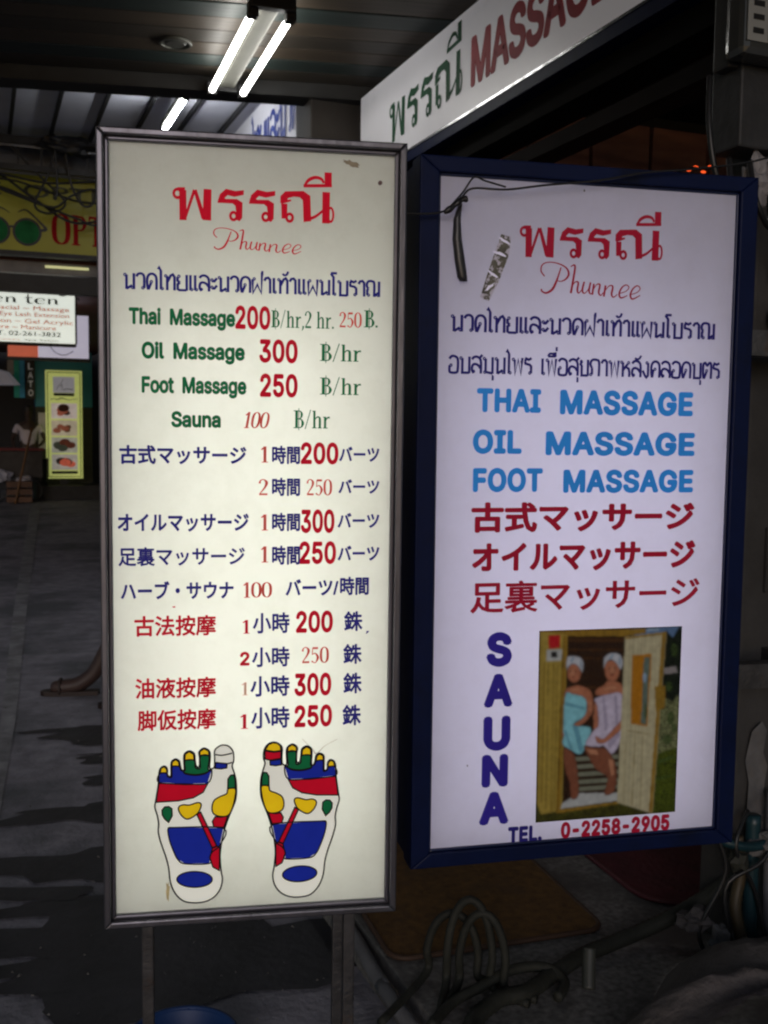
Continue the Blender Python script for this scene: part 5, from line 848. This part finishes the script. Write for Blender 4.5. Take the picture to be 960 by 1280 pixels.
# electric meter, junction box
m_mt = mat('meter_glass', (.045, .047, .045), .2, .2, 6, .1, coat=.5); m_mb = mat('meter_base', (.03, .03, .03), .5, .3)
mt = root('electric_meter', (1.715, 2.02, 2.335), 'grey electric meter with a white dial plate at the upper right', 'electric meter')
Box('base', (-.07, .0, .01), (.12, .06, .22), m_mb, mt, bev=.008); Box('cover', (-.088, -.07, .015), (.10, -.001, .2), m_mt, mt, bev=.018)
Box('dial_plate', (-.080, -.0735, .045), (-.022, -.0705, .165), mat('dial_white', (.28, .29, .28), .4, .1), mt, bev=.001)
for i in range(3): Box('dial_mark', (-.066, -.0752, .062+.03*i), (-.036, -.074, .074+.03*i), m_blk, mt)
Box('mounting_arm', (.0, .061, .05), (.2, .105, .1), m_leg, mt)
jb = root('junction_box', (1.725, 2.03, 2.165), 'grey metal junction box under the electric meter', 'junction box')
Box('case', (-.05, -.02, 0), (.13, .085, .2), mat('galvanised', (.05, .05, .053), .5, .3, 8, .2, metal=.4), jb, bev=.006); Box('lid_edge', (-.053, -.026, .186), (.133, -.018, .198), m_leg, jb)
for i, P in enumerate(([(1.64, 2.0, 2.13), (1.63, 1.97, 2.05), (1.68, 1.98, 2.0), (1.74, 2.02, 2.08)], [(1.70, 2.0, 2.13), (1.69, 1.96, 2.03), (1.75, 1.98, 1.98), (1.80, 2.05, 2.1)], [(1.77, 2.01, 2.14), (1.78, 1.98, 2.03), (1.83, 2.02, 1.95), (1.86, 2.06, 2.2)], [(1.60, 2.03, 2.32), (1.58, 2.0, 2.2), (1.60, 1.99, 2.08), (1.66, 2.0, 2.02)])):
    world_tube('cable', P, .007, m_cab, ['black cable loop below the junction box, leftmost', 'black cable loop below the junction box, second', 'black cable loop below the junction box, rightmost', 'black cable dropping from the meter past the junction box'][i], 'cable')
crumple('plastic_wrap', (1.75, 2.03, 2.09), (.04, .02, .06), mat('pale_wrap', (.22, .21, .22), .5, .3, 20), 9, 'pale plastic wrap bunched behind the cables under the junction box', 'plastic wrap')
# small red and orange glowing lamps
m_glow = mat('red_glow', (.8, .1, .02), .5, .1, emit=1.2, ecol=(1, .10, .02))
for i, (x, y, z) in enumerate(((2.10, 2.75, 2.315), (2.135, 2.76, 2.33), (2.165, 2.76, 2.318), (2.20, 2.77, 2.34))):
    bm = bmesh.new(); bmesh.ops.create_icosphere(bm, subdivisions=2, radius=.0045)
    for v in bm.verts: v.co.x *= 2.2
    bc = mk('bulb', bm, m_glow); bc.location = (x, y, z)
    tag(bc, 'tiny red bulb of the glowing string behind the sign top right', 'bulb', 'red string light bulbs')
world_tube('wire', [(2.05, 2.74, 2.30), (2.12, 2.75, 2.325), (2.17, 2.76, 2.325), (2.3, 2.78, 2.36)], .003, m_cab, 'thin wire carrying the small red bulbs', 'wire')

# blue basin below the left sign
m_bas = mat('blue_plastic', (.006, .035, .14), .5, .15)
bs = root('basin', (.40, 2.20, 0), 'blue plastic basin on the pavement under the price lightbox', 'basin')
bm = bmesh.new(); n_ = 32; prof = [(.0, .004), (.085, .004), (.115, .13), (.118, .136), (.124, .136), (.124, .128), (.119, .125), (.089, 0), (0, 0)]; prev = None
for r1, h1 in prof:
    rg = [bm.verts.new((math.cos(2*math.pi*i/n_)*r1, math.sin(2*math.pi*i/n_)*r1, h1)) for i in range(n_)]
    if prev:
        for i in range(n_): bm.faces.new((prev[i], prev[(i+1) % n_], rg[(i+1) % n_], rg[i]))
    prev = rg
bmesh.ops.remove_doubles(bm, verts=bm.verts, dist=.0002); mk('bowl', bm, m_bas, bs, smooth=True)
bm = bmesh.new(); tube(bm, [Vector((math.cos(a)*.123, math.sin(a)*.123, .134)) for a in [2*math.pi*i/20 for i in range(20)]], .006, 6, 2, True); mk('rim', bm, m_bas, bs, smooth=True)

# ================================================================= PEOPLE
def skin(name, chains, m_, parent, root_i=0, sub=1):
    """chains: list of lists of ((x,y,z), r); shared joints are merged by position"""
    V = []; E = []; R = []; idx = {}
    for ch in chains:
        last = None
        for p, r in ch:
            k = tuple(round(c, 4) for c in p)
            if k not in idx: idx[k] = len(V); V.append(p); R.append(r)
            i = idx[k]
            if last is not None and last != i: E.append((last, i))
            last = i
    me = bpy.data.meshes.new(name); me.from_pydata(V, E, []); o = bpy.data.objects.new(name, me); COL.objects.link(o)
    md = o.modifiers.new('s', 'SKIN'); md.use_smooth_shade = True
    for i, r in enumerate(R):
        rr = r if isinstance(r, tuple) else (r, r)
        me.skin_vertices[0].data[i].radius = rr
    me.skin_vertices[0].data[root_i].use_root = True
    o.modifiers.new('b', 'SUBSURF').levels = sub
    dg = bpy.context.evaluated_depsgraph_get(); dg.update()
    m2 = bpy.data.meshes.new_from_object(o.evaluated_get(dg)); bpy.data.objects.remove(o)
    m2.materials.clear()
    return mk(name, m2, m_, parent, smooth=True)
def ellips(name, c, s, m_, parent, sub=3):
    bm = bmesh.new(); bmesh.ops.create_icosphere(bm, subdivisions=sub, radius=1)
    for v in bm.verts: v.co = Vector(c)+Vector((v.co.x*s[0], v.co.y*s[1], v.co.z*s[2]))
    return mk(name, bm, m_, parent, smooth=True)
m_skin = mat('brown_skin', (.045, .026, .022), .55, .1); m_hair = mat('black_hair', (.012, .01, .01), .5, .2, 40)
def head_parts(r_, hx, hy, hz, fx, fy):
    """hair, eyes; the skull is part of the body"""
    bm = bmesh.new(); bmesh.ops.create_icosphere(bm, subdivisions=3, radius=1)
    for v in bm.verts:
        d = v.co.x*fx+v.co.y*fy
        k = 1.0 if not (d > .35 and v.co.z < .45) else .80
        v.co = Vector((hx-fx*.012, hy-fy*.012, hz+.014))+Vector((v.co.x*.092, v.co.y*.092, v.co.z*.116))*k
    mk('hair', bm, m_hair, r_, smooth=True)
    for s in (-1, 1): ellips('eye', (hx+fx*.08-fy*.03*s, hy+fy*.08+fx*.03*s, hz), (.009, .009, .006), m_hair, r_, 2)
# seated person whose outstretched foot shows left of the lightbox
ps = root('person', (1.12, 5.9, 0), 'person seated behind the price lightbox, one sandalled foot stretched out to the left', 'person')
Lk = lambda *a: [((x-1.12, y-5.9, z), r) for (x, y, z), r in a]
hip = ((1.12, 5.9, .56), (.15, .13)); 
def foot_chain(ax, ay, az, tx, ty): # ankle -> heel/ball/toe
    return [((ax, ay, az), .045), ((ax+(tx-ax)*.35, ay+(ty-ay)*.35, az*.46), .046), ((ax+(tx-ax)*.75, ay+(ty-ay)*.75, .044), .044), ((tx-(tx-ax)*.04, ty, .040), .034)]
skin('body', [Lk(hip, ((1.14, 5.92, .8), (.14, .1)), ((1.13, 5.92, 1.0), (.16, .11)), ((1.11, 5.9, 1.1), .055), ((1.09, 5.88, 1.17), .06), ((1.08, 5.86, 1.26), (.085, .09)), ((1.08, 5.86, 1.33), (.065, .07))),
 Lk(hip, ((1.05, 5.82, .55), .085), ((.78, 5.74, .56), .062), ((.70, 5.75, .36), .055), *foot_chain(.575, 5.79, .115, .335, 5.86)),
 Lk(hip, ((1.12, 5.74, .55), .085), ((.90, 5.52, .55), .062), ((.86, 5.50, .34), .055), *foot_chain(.80, 5.48, .10, .60, 5.50)),
 Lk(((1.13, 5.92, 1.0), (.16, .11)), ((1.02, 6.06, 1.02), .05), ((.95, 6.05, .8), .04), ((.85, 5.85, .68), .03), ((.79, 5.80, .66), .022)),
 Lk(((1.13, 5.92, 1.0), (.16, .11)), ((1.16, 5.76, 1.02), .05), ((1.1, 5.62, .8), .04), ((.98, 5.6, .68), .03), ((.92, 5.58, .66), .022))], m_skin, ps)
skin('shirt', [Lk(((1.12, 5.9, .6), (.17, .15)), ((1.14, 5.92, .8), (.16, .12)), ((1.13, 5.92, 1.0), (.175, .125)), ((1.12, 5.91, 1.06), (.08, .08))),
 Lk(((1.13, 5.92, 1.0), (.175, .125)), ((1.02, 6.06, 1.02), .062), ((.98, 6.06, .9), .056)), Lk(((1.13, 5.92, 1.0), (.175, .125)), ((1.16, 5.76, 1.02), .062), ((1.13, 5.69, .9), .056))], mat('navy_shirt', (.03, .04, .09), .8), ps)
skin('trousers', [Lk(((1.12, 5.9, .57), (.165, .145)), ((1.05, 5.82, .56), .1), ((.78, 5.74, .565), .078), ((.72, 5.75, .42), .07), ((.66, 5.77, .27), .062)),
 Lk(((1.12, 5.9, .57), (.165, .145)), ((1.12, 5.74, .56), .1), ((.90, 5.52, .555), .078), ((.87, 5.50, .4), .07), ((.84, 5.49, .24), .062))], mat('dark_trousers', (.03, .028, .03), .85), ps)
head_parts(ps, -.04, -.04, 1.29, -.85, -.5)
m_san = mat('sandal', (.02, .01, .008), .6)
for (x0, y0, x1, y1) in ((.60, 5.785, .30, 5.87), (.83, 5.475, .565, 5.505)):
    d = Vector((x1-x0, y1-y0)).normalized(); nn = Vector((-d.y, d.x)); L = Vector((x1-x0, y1-y0)).length
    pts = [(x0+d.x*L*t+nn.x*h*s-1.12, y0+d.y*L*t+nn.y*h*s-5.9) for s, seq_ in ((1, ((0, .03), (.3, .034), (.7, .046), (.92, .036), (1, .012))), (-1, ((1, .012), (.92, .036), (.7, .044), (.3, .032), (0, .03)))) for t, h in seq_]
    bm = bmesh.new(); slab(bm, pts, .002, .026); sn = mk('sandal', bm, m_san, ps)
    bm = bmesh.new(); c = Vector((x0, y0))+d*L*.66-Vector((1.12, 5.9))
    tube(bm, [(c.x+nn.x*.044, c.y+nn.y*.044, .015), (c.x+nn.x*.03, c.y+nn.y*.03, .075), (c.x, c.y, .088), (c.x-nn.x*.03, c.y-nn.y*.03, .075), (c.x-nn.x*.044, c.y-nn.y*.044, .015)], .009, 6, 4)
    mk('strap', bm, m_san, sn, smooth=True)
sl = root('stool', (1.14, 5.92, 0), 'low dark plastic stool under the seated person behind the lightbox', 'stool')
Box('seat', (-.16, -.16, .40), (.16, .16, .44), m_blk, sl, bev=.012)
for sx, sy in ((-1, -1), (-1, 1), (1, -1), (1, 1)):
    bm = bmesh.new(); cyl(bm, (sx*.15, sy*.15, 0), (sx*.125, sy*.125, .4), .02, .024, 8); mk('leg', bm, m_blk, sl)
# standing vendor far off
pv = root('person', (.93, 21.2, 0), 'vendor in a white shirt standing behind the cart down the walkway', 'person')
skin('body', [[((0, 0, .95), (.15, .11)), ((0, 0, 1.2), (.15, .1)), ((0, 0, 1.42), (.16, .1)), ((0, -.01, 1.52), .055), ((0, -.02, 1.58), .06), ((0, -.03, 1.66), (.085, .09)), ((0, -.03, 1.74), (.065, .07))],
 [((0, 0, .95), (.15, .11)), ((.1, 0, .86), .09), ((.11, -.02, .48), .06), ((.12, .02, .09), .04), ((.13, -.1, .04), .04), ((.13, -.17, .03), .028)],
 [((0, 0, .95), (.15, .11)), ((-.1, 0, .86), .09), ((-.11, -.02, .48), .06), ((-.12, .02, .09), .04), ((-.13, -.1, .04), .04), ((-.13, -.17, .03), .028)],
 [((0, 0, 1.42), (.16, .1)), ((.2, 0, 1.4), .055), ((.3, -.1, 1.15), .042), ((.2, -.3, 1.05), .032), ((.15, -.36, 1.04), .022)],
 [((0, 0, 1.42), (.16, .1)), ((-.2, 0, 1.4), .055), ((-.3, -.08, 1.15), .042), ((-.28, -.3, 1.02), .032), ((-.27, -.37, 1.0), .022)]], m_skin, pv)
skin('shirt', [[((0, 0, .93), (.17, .13)), ((0, 0, 1.2), (.17, .12)), ((0, 0, 1.42), (.18, .12)), ((0, 0, 1.47), (.08, .08))], [((0, 0, 1.42), (.18, .12)), ((.2, 0, 1.4), .07), ((.26, -.05, 1.25), .065)], [((0, 0, 1.42), (.18, .12)), ((-.2, 0, 1.4), .07), ((-.26, -.05, 1.25), .065)]], mat('white_shirt', (.6, .57, .66), .8, .1), pv)
skin('trousers', [[((0, 0, .93), (.16, .12)), ((.1, 0, .86), .105), ((.11, -.02, .48), .08), ((.12, .02, .12), .065)], [((0, 0, .93), (.16, .12)), ((-.1, 0, .86), .105), ((-.11, -.02, .48), .08), ((-.12, .02, .12), .065)]], mat('dark_trousers', (.03, .028, .03)), pv)
head_parts(pv, 0, -.03, 1.70, 0, -1)

# ================================================================= BACKGROUND, LEFT
m_rail = mat('dark_steel', (.02, .02, .022), .45, .3, metal=.3)
# beam and truss below the grey canopy
tb = root('canopy_truss', (-2.2, 9.55, 0), 'dark steel truss with rods below the grey canopy', 'truss')
Box('top_chord', (0, 0, 3.86), (4.6, .06, 3.93), m_rail, tb); Box('bottom_chord', (0, 0, 3.64), (4.6, .05, 3.69), m_rail, tb)
st_ = None
for i in range(24):
    if st_ is None: st_ = Box('strut', (-.008, .01, 3.69), (.008, .03, 3.86), m_rail, tb); o = st_
    else: o = st_.copy(); COL.objects.link(o)
    o.location = (.1+i*.19, 0, 0)
Box('chrome_rail', (0, -.02, 3.83), (4.6, -.001, 3.845), m_chr, tb)
Box('grey_backing', (0, .35, 3.6), (4.6, .37, 4.0), mat('canopy_grey', (.12, .12, .13), .6), tb)
# yellow optician sign
ys = root('optician_sign', (-1.5, 9.8, 3.0), 'yellow optician sign with green round glasses and red OPTIC lettering', 'shop sign')
m_yl = mat('yellow_sign', (.30, .285, .015), .4, .1, 3, emit=.02)
yp = Box('face_panel', (0, 0, 0), (3.3, .08, .66), m_yl, ys)
Box('bottom_trim', (0, -.01, -.04), (3.3, .09, -.001), m_rail, ys)
m_or = mat('sign_red', (.30, .008, .01), .7, spec=.1)
put(serif('OPTICAL'), 2.15, 3.16, .08, .345, .002, .0002, m_or, yp, 'lettering', 0, label='red OPTICAL lettering'); yp.data.update()
m_gr = mat('lens_green', (.012, .12, .035), .6, .3, spec=.1)
for cx in (1.684, 1.944):
    bm = bmesh.new(); prism(bm, [(cx+math.cos(a)*.11, .165+math.sin(a)*.11) for a in [2*math.pi*i/24 for i in range(24)]], -.006, -.001); mk('lens', bm, m_gr, yp)
    T = []; ring(T, cx, .165, .112, .112, .02, 24); put(T, cx-.122, cx+.122, .043, .287, .008, 0, m_blk, yp, 'rim', 0, fit='box')
for nm_, pts_, ws_ in (('bridge', [(1.79, .19), (1.814, .205), (1.84, .19)], [.02]*3), ('temple', [(2.05, .185), (2.10, .20), (2.05, .26), (1.96, .34), (1.92, .355), (1.87, .33)], [.02, .028, .018, .014, .012, .006]), ('temple', [(1.56, .30), (1.66, .36), (1.74, .355), (1.80, .32)], [.008, .012, .012, .006])):
    T = []; ribbon(T, pts_, ws_); xs = [p[0] for s in T for q in s for p in q]; ys_ = [p[1] for s in T for q in s for p in q]
    put(T, min(xs), max(xs), min(ys_), max(ys_), .009, 0, m_blk, yp, nm_, 0, fit='box')
type_('BEE  OPTIC', 1.30, 2.75, .47, .58, .001, .004, mat('sign_dark', (.06, .06, .02), .5), yp, 'lettering', 0, bold=.01, label='dark upper lettering')
# tangle of cables over the yellow sign
CB = [[(-.8, 3.95), (.1, 3.66), (.5, 3.42), (.8, 3.25), (1.1, 3.3), (1.6, 3.5)], [(-.8, 3.7), (.2, 3.5), (.6, 3.36), (.85, 3.28), (1.05, 3.24), (1.7, 3.4)], [(-.8, 3.5), (.2, 3.56), (.55, 3.5), (.9, 3.42), (1.3, 3.45), (1.8, 3.5)],
 [(.3, 3.85), (.55, 3.6), (.75, 3.4), (.62, 3.3), (.5, 3.36), (.6, 3.6), (.68, 3.86)], [(-.8, 3.62), (.1, 3.6), (.6, 3.55), (1.1, 3.6), (1.8, 3.56)], [(.75, 3.84), (.8, 3.55), (.9, 3.38), (1.0, 3.45), (1.02, 3.8)], [(.1, 3.5), (.4, 3.4), (.65, 3.34), (.8, 3.45), (1.0, 3.52), (1.2, 3.4)], [(.66, 3.95), (.67, 3.7), (.68, 3.5), (.66, 3.4)]]
NM = ['sagging', 'lower sagging', 'nearly level', 'twisted', 'long flat', 'drooping', 'short curling', 'straight hanging']
for i, c in enumerate(CB):
    world_tube('cable', [(x, 9.62-.02*i, z) for x, z in c], .011, m_cab, NM[i]+' black cable in the tangle over the yellow optician sign', 'cable', n_=5)
crumple('cable_bundle', (.78, 9.5, 3.87), (.22, .06, .08), m_cab, 11, 'dense black cable bundle at the end of the truss', 'cable bundle', 3)
# canopy lip and reddish soffit
lp = root('canopy_lip', (-2, 9.95, 0), 'dark canopy lip below the yellow optician sign with a pale painted reflection', 'canopy edge')
Box('board', (0, 0, 2.66), (4.2, .1, 2.82), m_rail, lp); Box('upper_strip', (0, .0, 2.83), (4.2, .08, 2.93), mat('grey_strip', (.16, .15, .15), .3, .2), lp)
Box('painted_reflection', (2.6, -.03, 2.885), (2.98, -.002, 2.905), mat('reflection_glow', (.8, .8, .4), .5, 0, emit=.5), lp)  # white reflection on the sill, painted as a short glowing strip
Box('soffit', (-4, 10.06, 2.95), (2.4, 23.5, 3.0), mat('red_soffit', (.16, .05, .04), .6, .2, 2), kind='structure')
# lit beauty salon sign
ns = root('salon_sign', (-.55, 12, 2.36), 'lit white salon sign with black name and rows of red service lettering', 'lightbox sign')
m_sf = mat('salon_white', (.66, .70, .63), .4, .03, emit=1.0)
np_ = Box('face_panel', (0, 0, 0), (1.58, .12, .53), m_sf, ns); Box('frame_strip', (-.012, -.01, -.03), (1.592, .13, -.001), m_rail, ns); Box('frame_strip', (-.012, -.01, .5305), (1.592, .13, .555), m_rail, ns); Box('frame_strip', (1.581, -.01, 0), (1.6, .13, .53), m_rail, ns)
m_bk = mat('ink_black', (.02, .03, .02), .5); m_sr = mat('ink_salmon', (.62, .22, .15), .5, emit=.45)
put(serif('ten ten'), .62, 1.41, .418, .51, .002, .0002, m_bk, np_, 'lettering', 0, y01=(0, 1), label='black calligraphic name')
for tx, u0, u1, vb, m_, in (('Hair ~ Facial ~ Massage', .42, 1.52, .345, m_sr), ('Eye Lash Extension', .80, 1.52, .278, m_sr), ('Extension ~ Gel Acrylic', .48, 1.56, .203, m_sr), ('Pedicure ~ Manicure', .55, 1.38, .138, m_sr), ('TEL. T. 02-261-3832', .55, 1.43, .070, m_bk)):
    type_(tx, u0, u1, vb, vb+.048, 0, .002, m_, np_, 'lettering', 0, bold=.012)['kind'] = 'stuff'
for u0, u1, m_ in ((.3, 1.0, m_sr), (1.05, 1.4, m_bk)): type_('Spa Salon', u0, u1, .018, .036, 0, .002, m_, np_, 'lettering', 0, bold=.005)
world_tube('wire', [(-.6, 11.8, 3.1), (.2, 11.8, 2.98), (.7, 11.8, 2.93), (1.0, 11.8, 2.92), (1.2, 11.8, 2.96)], .009, m_cab, 'black wire sagging above the lit salon sign', 'wire', n_=5)
world_tube('wire', [(.82, 11.85, 2.92), (.86, 11.8, 2.86), (.93, 11.8, 2.87), (.95, 11.8, 2.93), (1.0, 11.8, 2.88), (1.06, 11.8, 2.82)], .007, m_cab, 'curled wire end hanging over the corner of the salon sign', 'wire', n_=5)
crumple('wire_box', (1.02, 11.85, 2.97), (.05, .05, .06), m_cab, 13, 'small black wiring lump right above the salon sign', 'wiring box', 2)
bb = ellips('bulb', (0, 0, 0), (.03, .02, .012), mat('amber_glow', (1, .4, .1), .5, 0, emit=2, ecol=(1, .45, .12)), None, 2); bb.location = (1.02, 11.78, 2.90); tag(bb, 'small amber bulb glowing above the salon sign', 'bulb')
# orange and white lit sign behind
os_ = root('banner_sign', (.37, 13.5, 2.29), 'lit white and orange sign half hidden behind the salon sign', 'lightbox sign')
op = Box('face_panel', (.35, 0, 0), (.95, .1, .53), mat('violet_white', (.60, .56, .68), .4, .03, emit=.55), os_)
Box('orange_panel', (0, 0, 0), (.347, .1, .53), mat('orange_face', (.60, .12, .06), .4, .05, emit=.5), os_); Box('frame_strip', (-.02, -.01, -.04), (.97, .11, -.001), m_rail, os_)
T = []; ribbon(T, [(.48, .16), (.55, .07), (.66, .04), (.76, .09)], [.01]*4); put(T, .47, .77, .03, .17, .003, 0, mat('logo_grey', (.35, .33, .4), .5), op, 'logo_stroke', 0, fit='box')
# shops at the end: blue walls, gelato sign, panels
m_bl = mat('blue_wall', (.03, .22, .42), .5, .15, 2)
bw = root('blue_kiosk', (1.1, 21.9, 0), 'blue fronted kiosk behind the yellow green banner', 'kiosk')
Box('blue_fascia', (0, 0, 1.80), (1.1, .3, 2.9), m_bl, bw); Box('dark_front', (0, .02, 0), (1.1, .3, 1.795), mat('kiosk_dark', (.03, .028, .03), .6), bw)
Box('pale_panel', (.05, -.02, .95), (.21, .01, 1.68), mat('pale_violet', (.7, .62, .85), .5, .1), bw)
gs = root('gelato_sign', (.93, 21.8, 1.95), 'narrow black vertical sign with white GELATO letters', 'sign')
gp = Box('face_panel', (0, 0, 0), (.16, .06, 1.15), mat('sign_black', (.015, .015, .02), .4), gs)
for i, ch in enumerate('GELATO'): type_(ch, .035, .125, .93-.175*i, 1.055-.175*i, 0, .006, mat('letter_grey', (.6, .57, .62), .5, emit=.1), gp, 'letter', 0, bold=.01)
tq = root('teal_panel', (.70, 21.85, 1.97), 'teal and blue vertical panel left of the black letter sign', 'panel')
Box('teal_half', (0, 0, 0), (.1, .05, 1.0), mat('teal_face', (.02, .4, .42), .5), tq); Box('blue_half', (.102, 0, 0), (.2, .05, 1.0), mat('azure_face', (.04, .32, .75), .5), tq)
Box('pale_half', (-.12, .0, .45), (-.002, .05, 1.0), mat('grey_face', (.35, .32, .38), .5), tq)
# parasol over cart, cart, pole
um = root('parasol', (.38, 21.3, 0), 'white and blue parasol above the vendor cart', 'parasol')
bm = bmesh.new(); n_ = 8; top = bm.verts.new((0, 0, 2.5)); r1 = [bm.verts.new((math.cos(2*math.pi*i/n_)*.22, math.sin(2*math.pi*i/n_)*.22, 2.44)) for i in range(n_)]; r2 = [bm.verts.new((math.cos(2*math.pi*i/n_)*.42, math.sin(2*math.pi*i/n_)*.42, 2.2)) for i in range(n_)]
for i in range(n_):
    bm.faces.new((top, r1[i], r1[(i+1) % n_])); bm.faces.new((r1[i], r2[i], r2[(i+1) % n_], r1[(i+1) % n_])).material_index = 1 if i in (4, 5) else 0
mk('canopy', bm, [mat('parasol_white', (.6, .58, .66), .6, .05, emit=.1), mat('parasol_blue', (.05, .15, .5), .6, emit=.05)], um)
bm = bmesh.new(); cyl(bm, (0, 0, 0), (0, 0, 2.42), .015, n=8); mk('pole', bm, m_rail, um)
ct = root('food_cart', (.72, 20.6, 0), 'dark food cart with red top rim in front of the vendor', 'cart')
Box('body', (-.75, -.2, .45), (.42, .25, .95), mat('cart_dark', (.035, .03, .03), .6, .4, 8), ct, bev=.02); Box('top_rim', (-.78, -.23, .955), (.45, .28, 1.0), mat('cart_red', (.16, .02, .025), .5), ct, bev=.01)
for x_ in (-.4, .2):
    bm = bmesh.new(); tube(bm, [(x_+math.cos(a)*.2, -.24, .22+math.sin(a)*.2) for a in [2*math.pi*i/16 for i in range(16)]], .02, 6, 2, True); mk('wheel', bm, m_blk, ct, smooth=True)
for x_ in (-.7, .37): Box('leg', (x_-.02, -.02, 0), (x_+.02, .02, .449), m_rail, ct)
crumple('bag', (.42, 20.3, .5), (.14, .08, .12), mat('pale_bag', (.35, .36, .45), .7, .3, 10), 21, 'pale plastic bag hung on the front of the food cart', 'bag')
crumple('bag', (.80, 20.3, .42), (.13, .08, .06), mat('pale_bag2', (.4, .38, .42), .7, .3, 10), 22, 'grey white bag lying low on the food cart', 'bag')
cb = root('crate', (.70, 20.1, 0), 'low brown wooden crate in front of the food cart', 'crate')
for z in (.02, .16, .30): Box('slat', (-.22, -.15, z), (.22, .15, z+.1), mat('crate_wood', (.10, .05, .03), .7, .3, 8), cb)
world_tube('pole', [(.62, 19.9, .0), (.78, 20.0, .7), (.94, 20.1, 1.38)], .022, mat('orange_wood', (.13, .06, .02), .6, .2), 'slanting orange wooden pole leaning on the food cart', 'pole')
bn_ = tag(root('litter_bin', (1.12, 20.9, 0), 'dark green litter bin between cart and banner', 'bin'), 'dark green litter bin between cart and banner', 'bin')
bm = bmesh.new(); cyl(bm, (0, 0, 0), (0, 0, .75), .13, .16, 16); mk('drum', bm, mat('bin_green', (.015, .03, .022), .5), bn_); bm = bmesh.new(); cyl(bm, (0, 0, .751), (0, 0, .80), .17, .15, 16); mk('lid', bm, m_blk, bn_)
# yellow green banner
bn = root('food_banner', (1.24, 21.0, .0), 'tall yellow green banner stand with a white logo square and four food photos', 'banner')
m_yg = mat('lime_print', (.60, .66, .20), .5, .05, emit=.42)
Box('stand_foot', (-.2, -.3, 0), (1.0, .35, .28), m_rail, bn, bev=.01); Box('stand_post', (.25, .02, .281), (.4, .05, .399), m_rail, bn)
bp_ = Box('face_panel', (0, 0, .4), (.68, .04, 2.49), m_yg, bn, bev=.004)
T = []; ribbon(T, [(.04, .44), (.64, .44), (.64, 2.45), (.04, 2.45)], [.015]*4, True, False); put(T, .03, .65, .43, 2.46, .002, 0, mat('lime_dark', (.2, .25, .05), .5), bp_, 'border_line', 0, fit='box')
lg = Box('logo_square', (.14, -.004, 2.06), (.54, -.001, 2.37), mat('logo_white', (.6, .6, .66), .5, .05, emit=.2), bp_); 
T = []; ribbon(T, [(.20, 2.12), (.24, 2.2), (.30, 2.26), (.32, 2.32)], [.006]*4); ribbon(T, [(.26, 2.17), (.30, 2.22), (.30, 2.12)], [.008]*3); ribbon(T, [(.33, 2.12), (.38, 2.14), (.50, 2.13)], [.012]*3)
put(T, .20, .51, 2.11, 2.33, .006, .0002, m_bk, bp_, 'logo_mark', 0, fit='box'); Box('logo_bar', (.15, -.004, 2.00), (.53, -.001, 2.055), m_bk, bp_)
T = []; ribbon(T, [(.08, 1.93), (.16, 1.95), (.2, 1.93), (.3, 1.96), (.42, 1.93), (.6, 1.95)], [.018, .01, .02, .02, .012, .006]); put(T, .09, .6, 1.92, 1.965, .003, 0, mat('script_green', (.08, .14, .03), .5), bp_, 'lettering', 0, fit='box')
FC = [((.42, .12, .07), (.75, .66, .6), (.10, .03, .02)), ((.30, .09, .05), (.62, .55, .40), (.45, .2, .1)), ((.05, .06, .04), (.5, .5, .42), (.36, .10, .06)), ((.70, .14, .08), (.55, .52, .46), (.12, .09, .08))]
for i, (ca, cb_, cc) in enumerate(FC):
    z0 = 1.56-.33*i
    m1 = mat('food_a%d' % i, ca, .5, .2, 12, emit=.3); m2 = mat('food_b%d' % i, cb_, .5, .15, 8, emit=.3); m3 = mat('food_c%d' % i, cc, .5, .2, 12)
    bm = bmesh.new(); prism(bm, [(.10, z0), (.58, z0), (.58, z0+.30), (.10, z0+.30)], -.004, -.001, 0)
    rr_ = random.Random(30+i)
    for j in range(5):
        cx, cz = rr_.uniform(.2, .48), z0+rr_.uniform(.09, .21); a0 = rr_.uniform(.05, .1)
        prism(bm, [(cx+math.cos(a)*a0*1.1, cz+math.sin(a)*a0*.75) for a in [2*math.pi*k/12 for k in range(12)]], -.006-.001*j, -.0045, 1+(j % 2))
    mk('food_photo', bm, [m2, m1, m3], bp_)
Box('caption_bar', (.10, -.004, .49), (.58, -.001, .545), m_bk, bp_)

# grit scattered on the dark pavement
bm = bmesh.new(); rr_ = random.Random(77)
for i in range(260):
    x, y = rr_.uniform(-.3, .88), 2.3+rr_.random()**1.6*4.2; s = rr_.uniform(.0025, .008)
    q = [Vector((x+rr_.uniform(-s, s), y+rr_.uniform(-s, s), .0065+rr_.uniform(0, s*.5))) for _ in range(3)]+[Vector((x, y, .0065+s))]
    v = [bm.verts.new(p) for p in q]
    for t in ((0, 1, 2), (0, 1, 3), (1, 2, 3), (0, 2, 3)): bm.faces.new([v[k] for k in t])
mk('grit', bm, mat('grit', (.13, .125, .12), .9, .4, 50), kind='stuff')
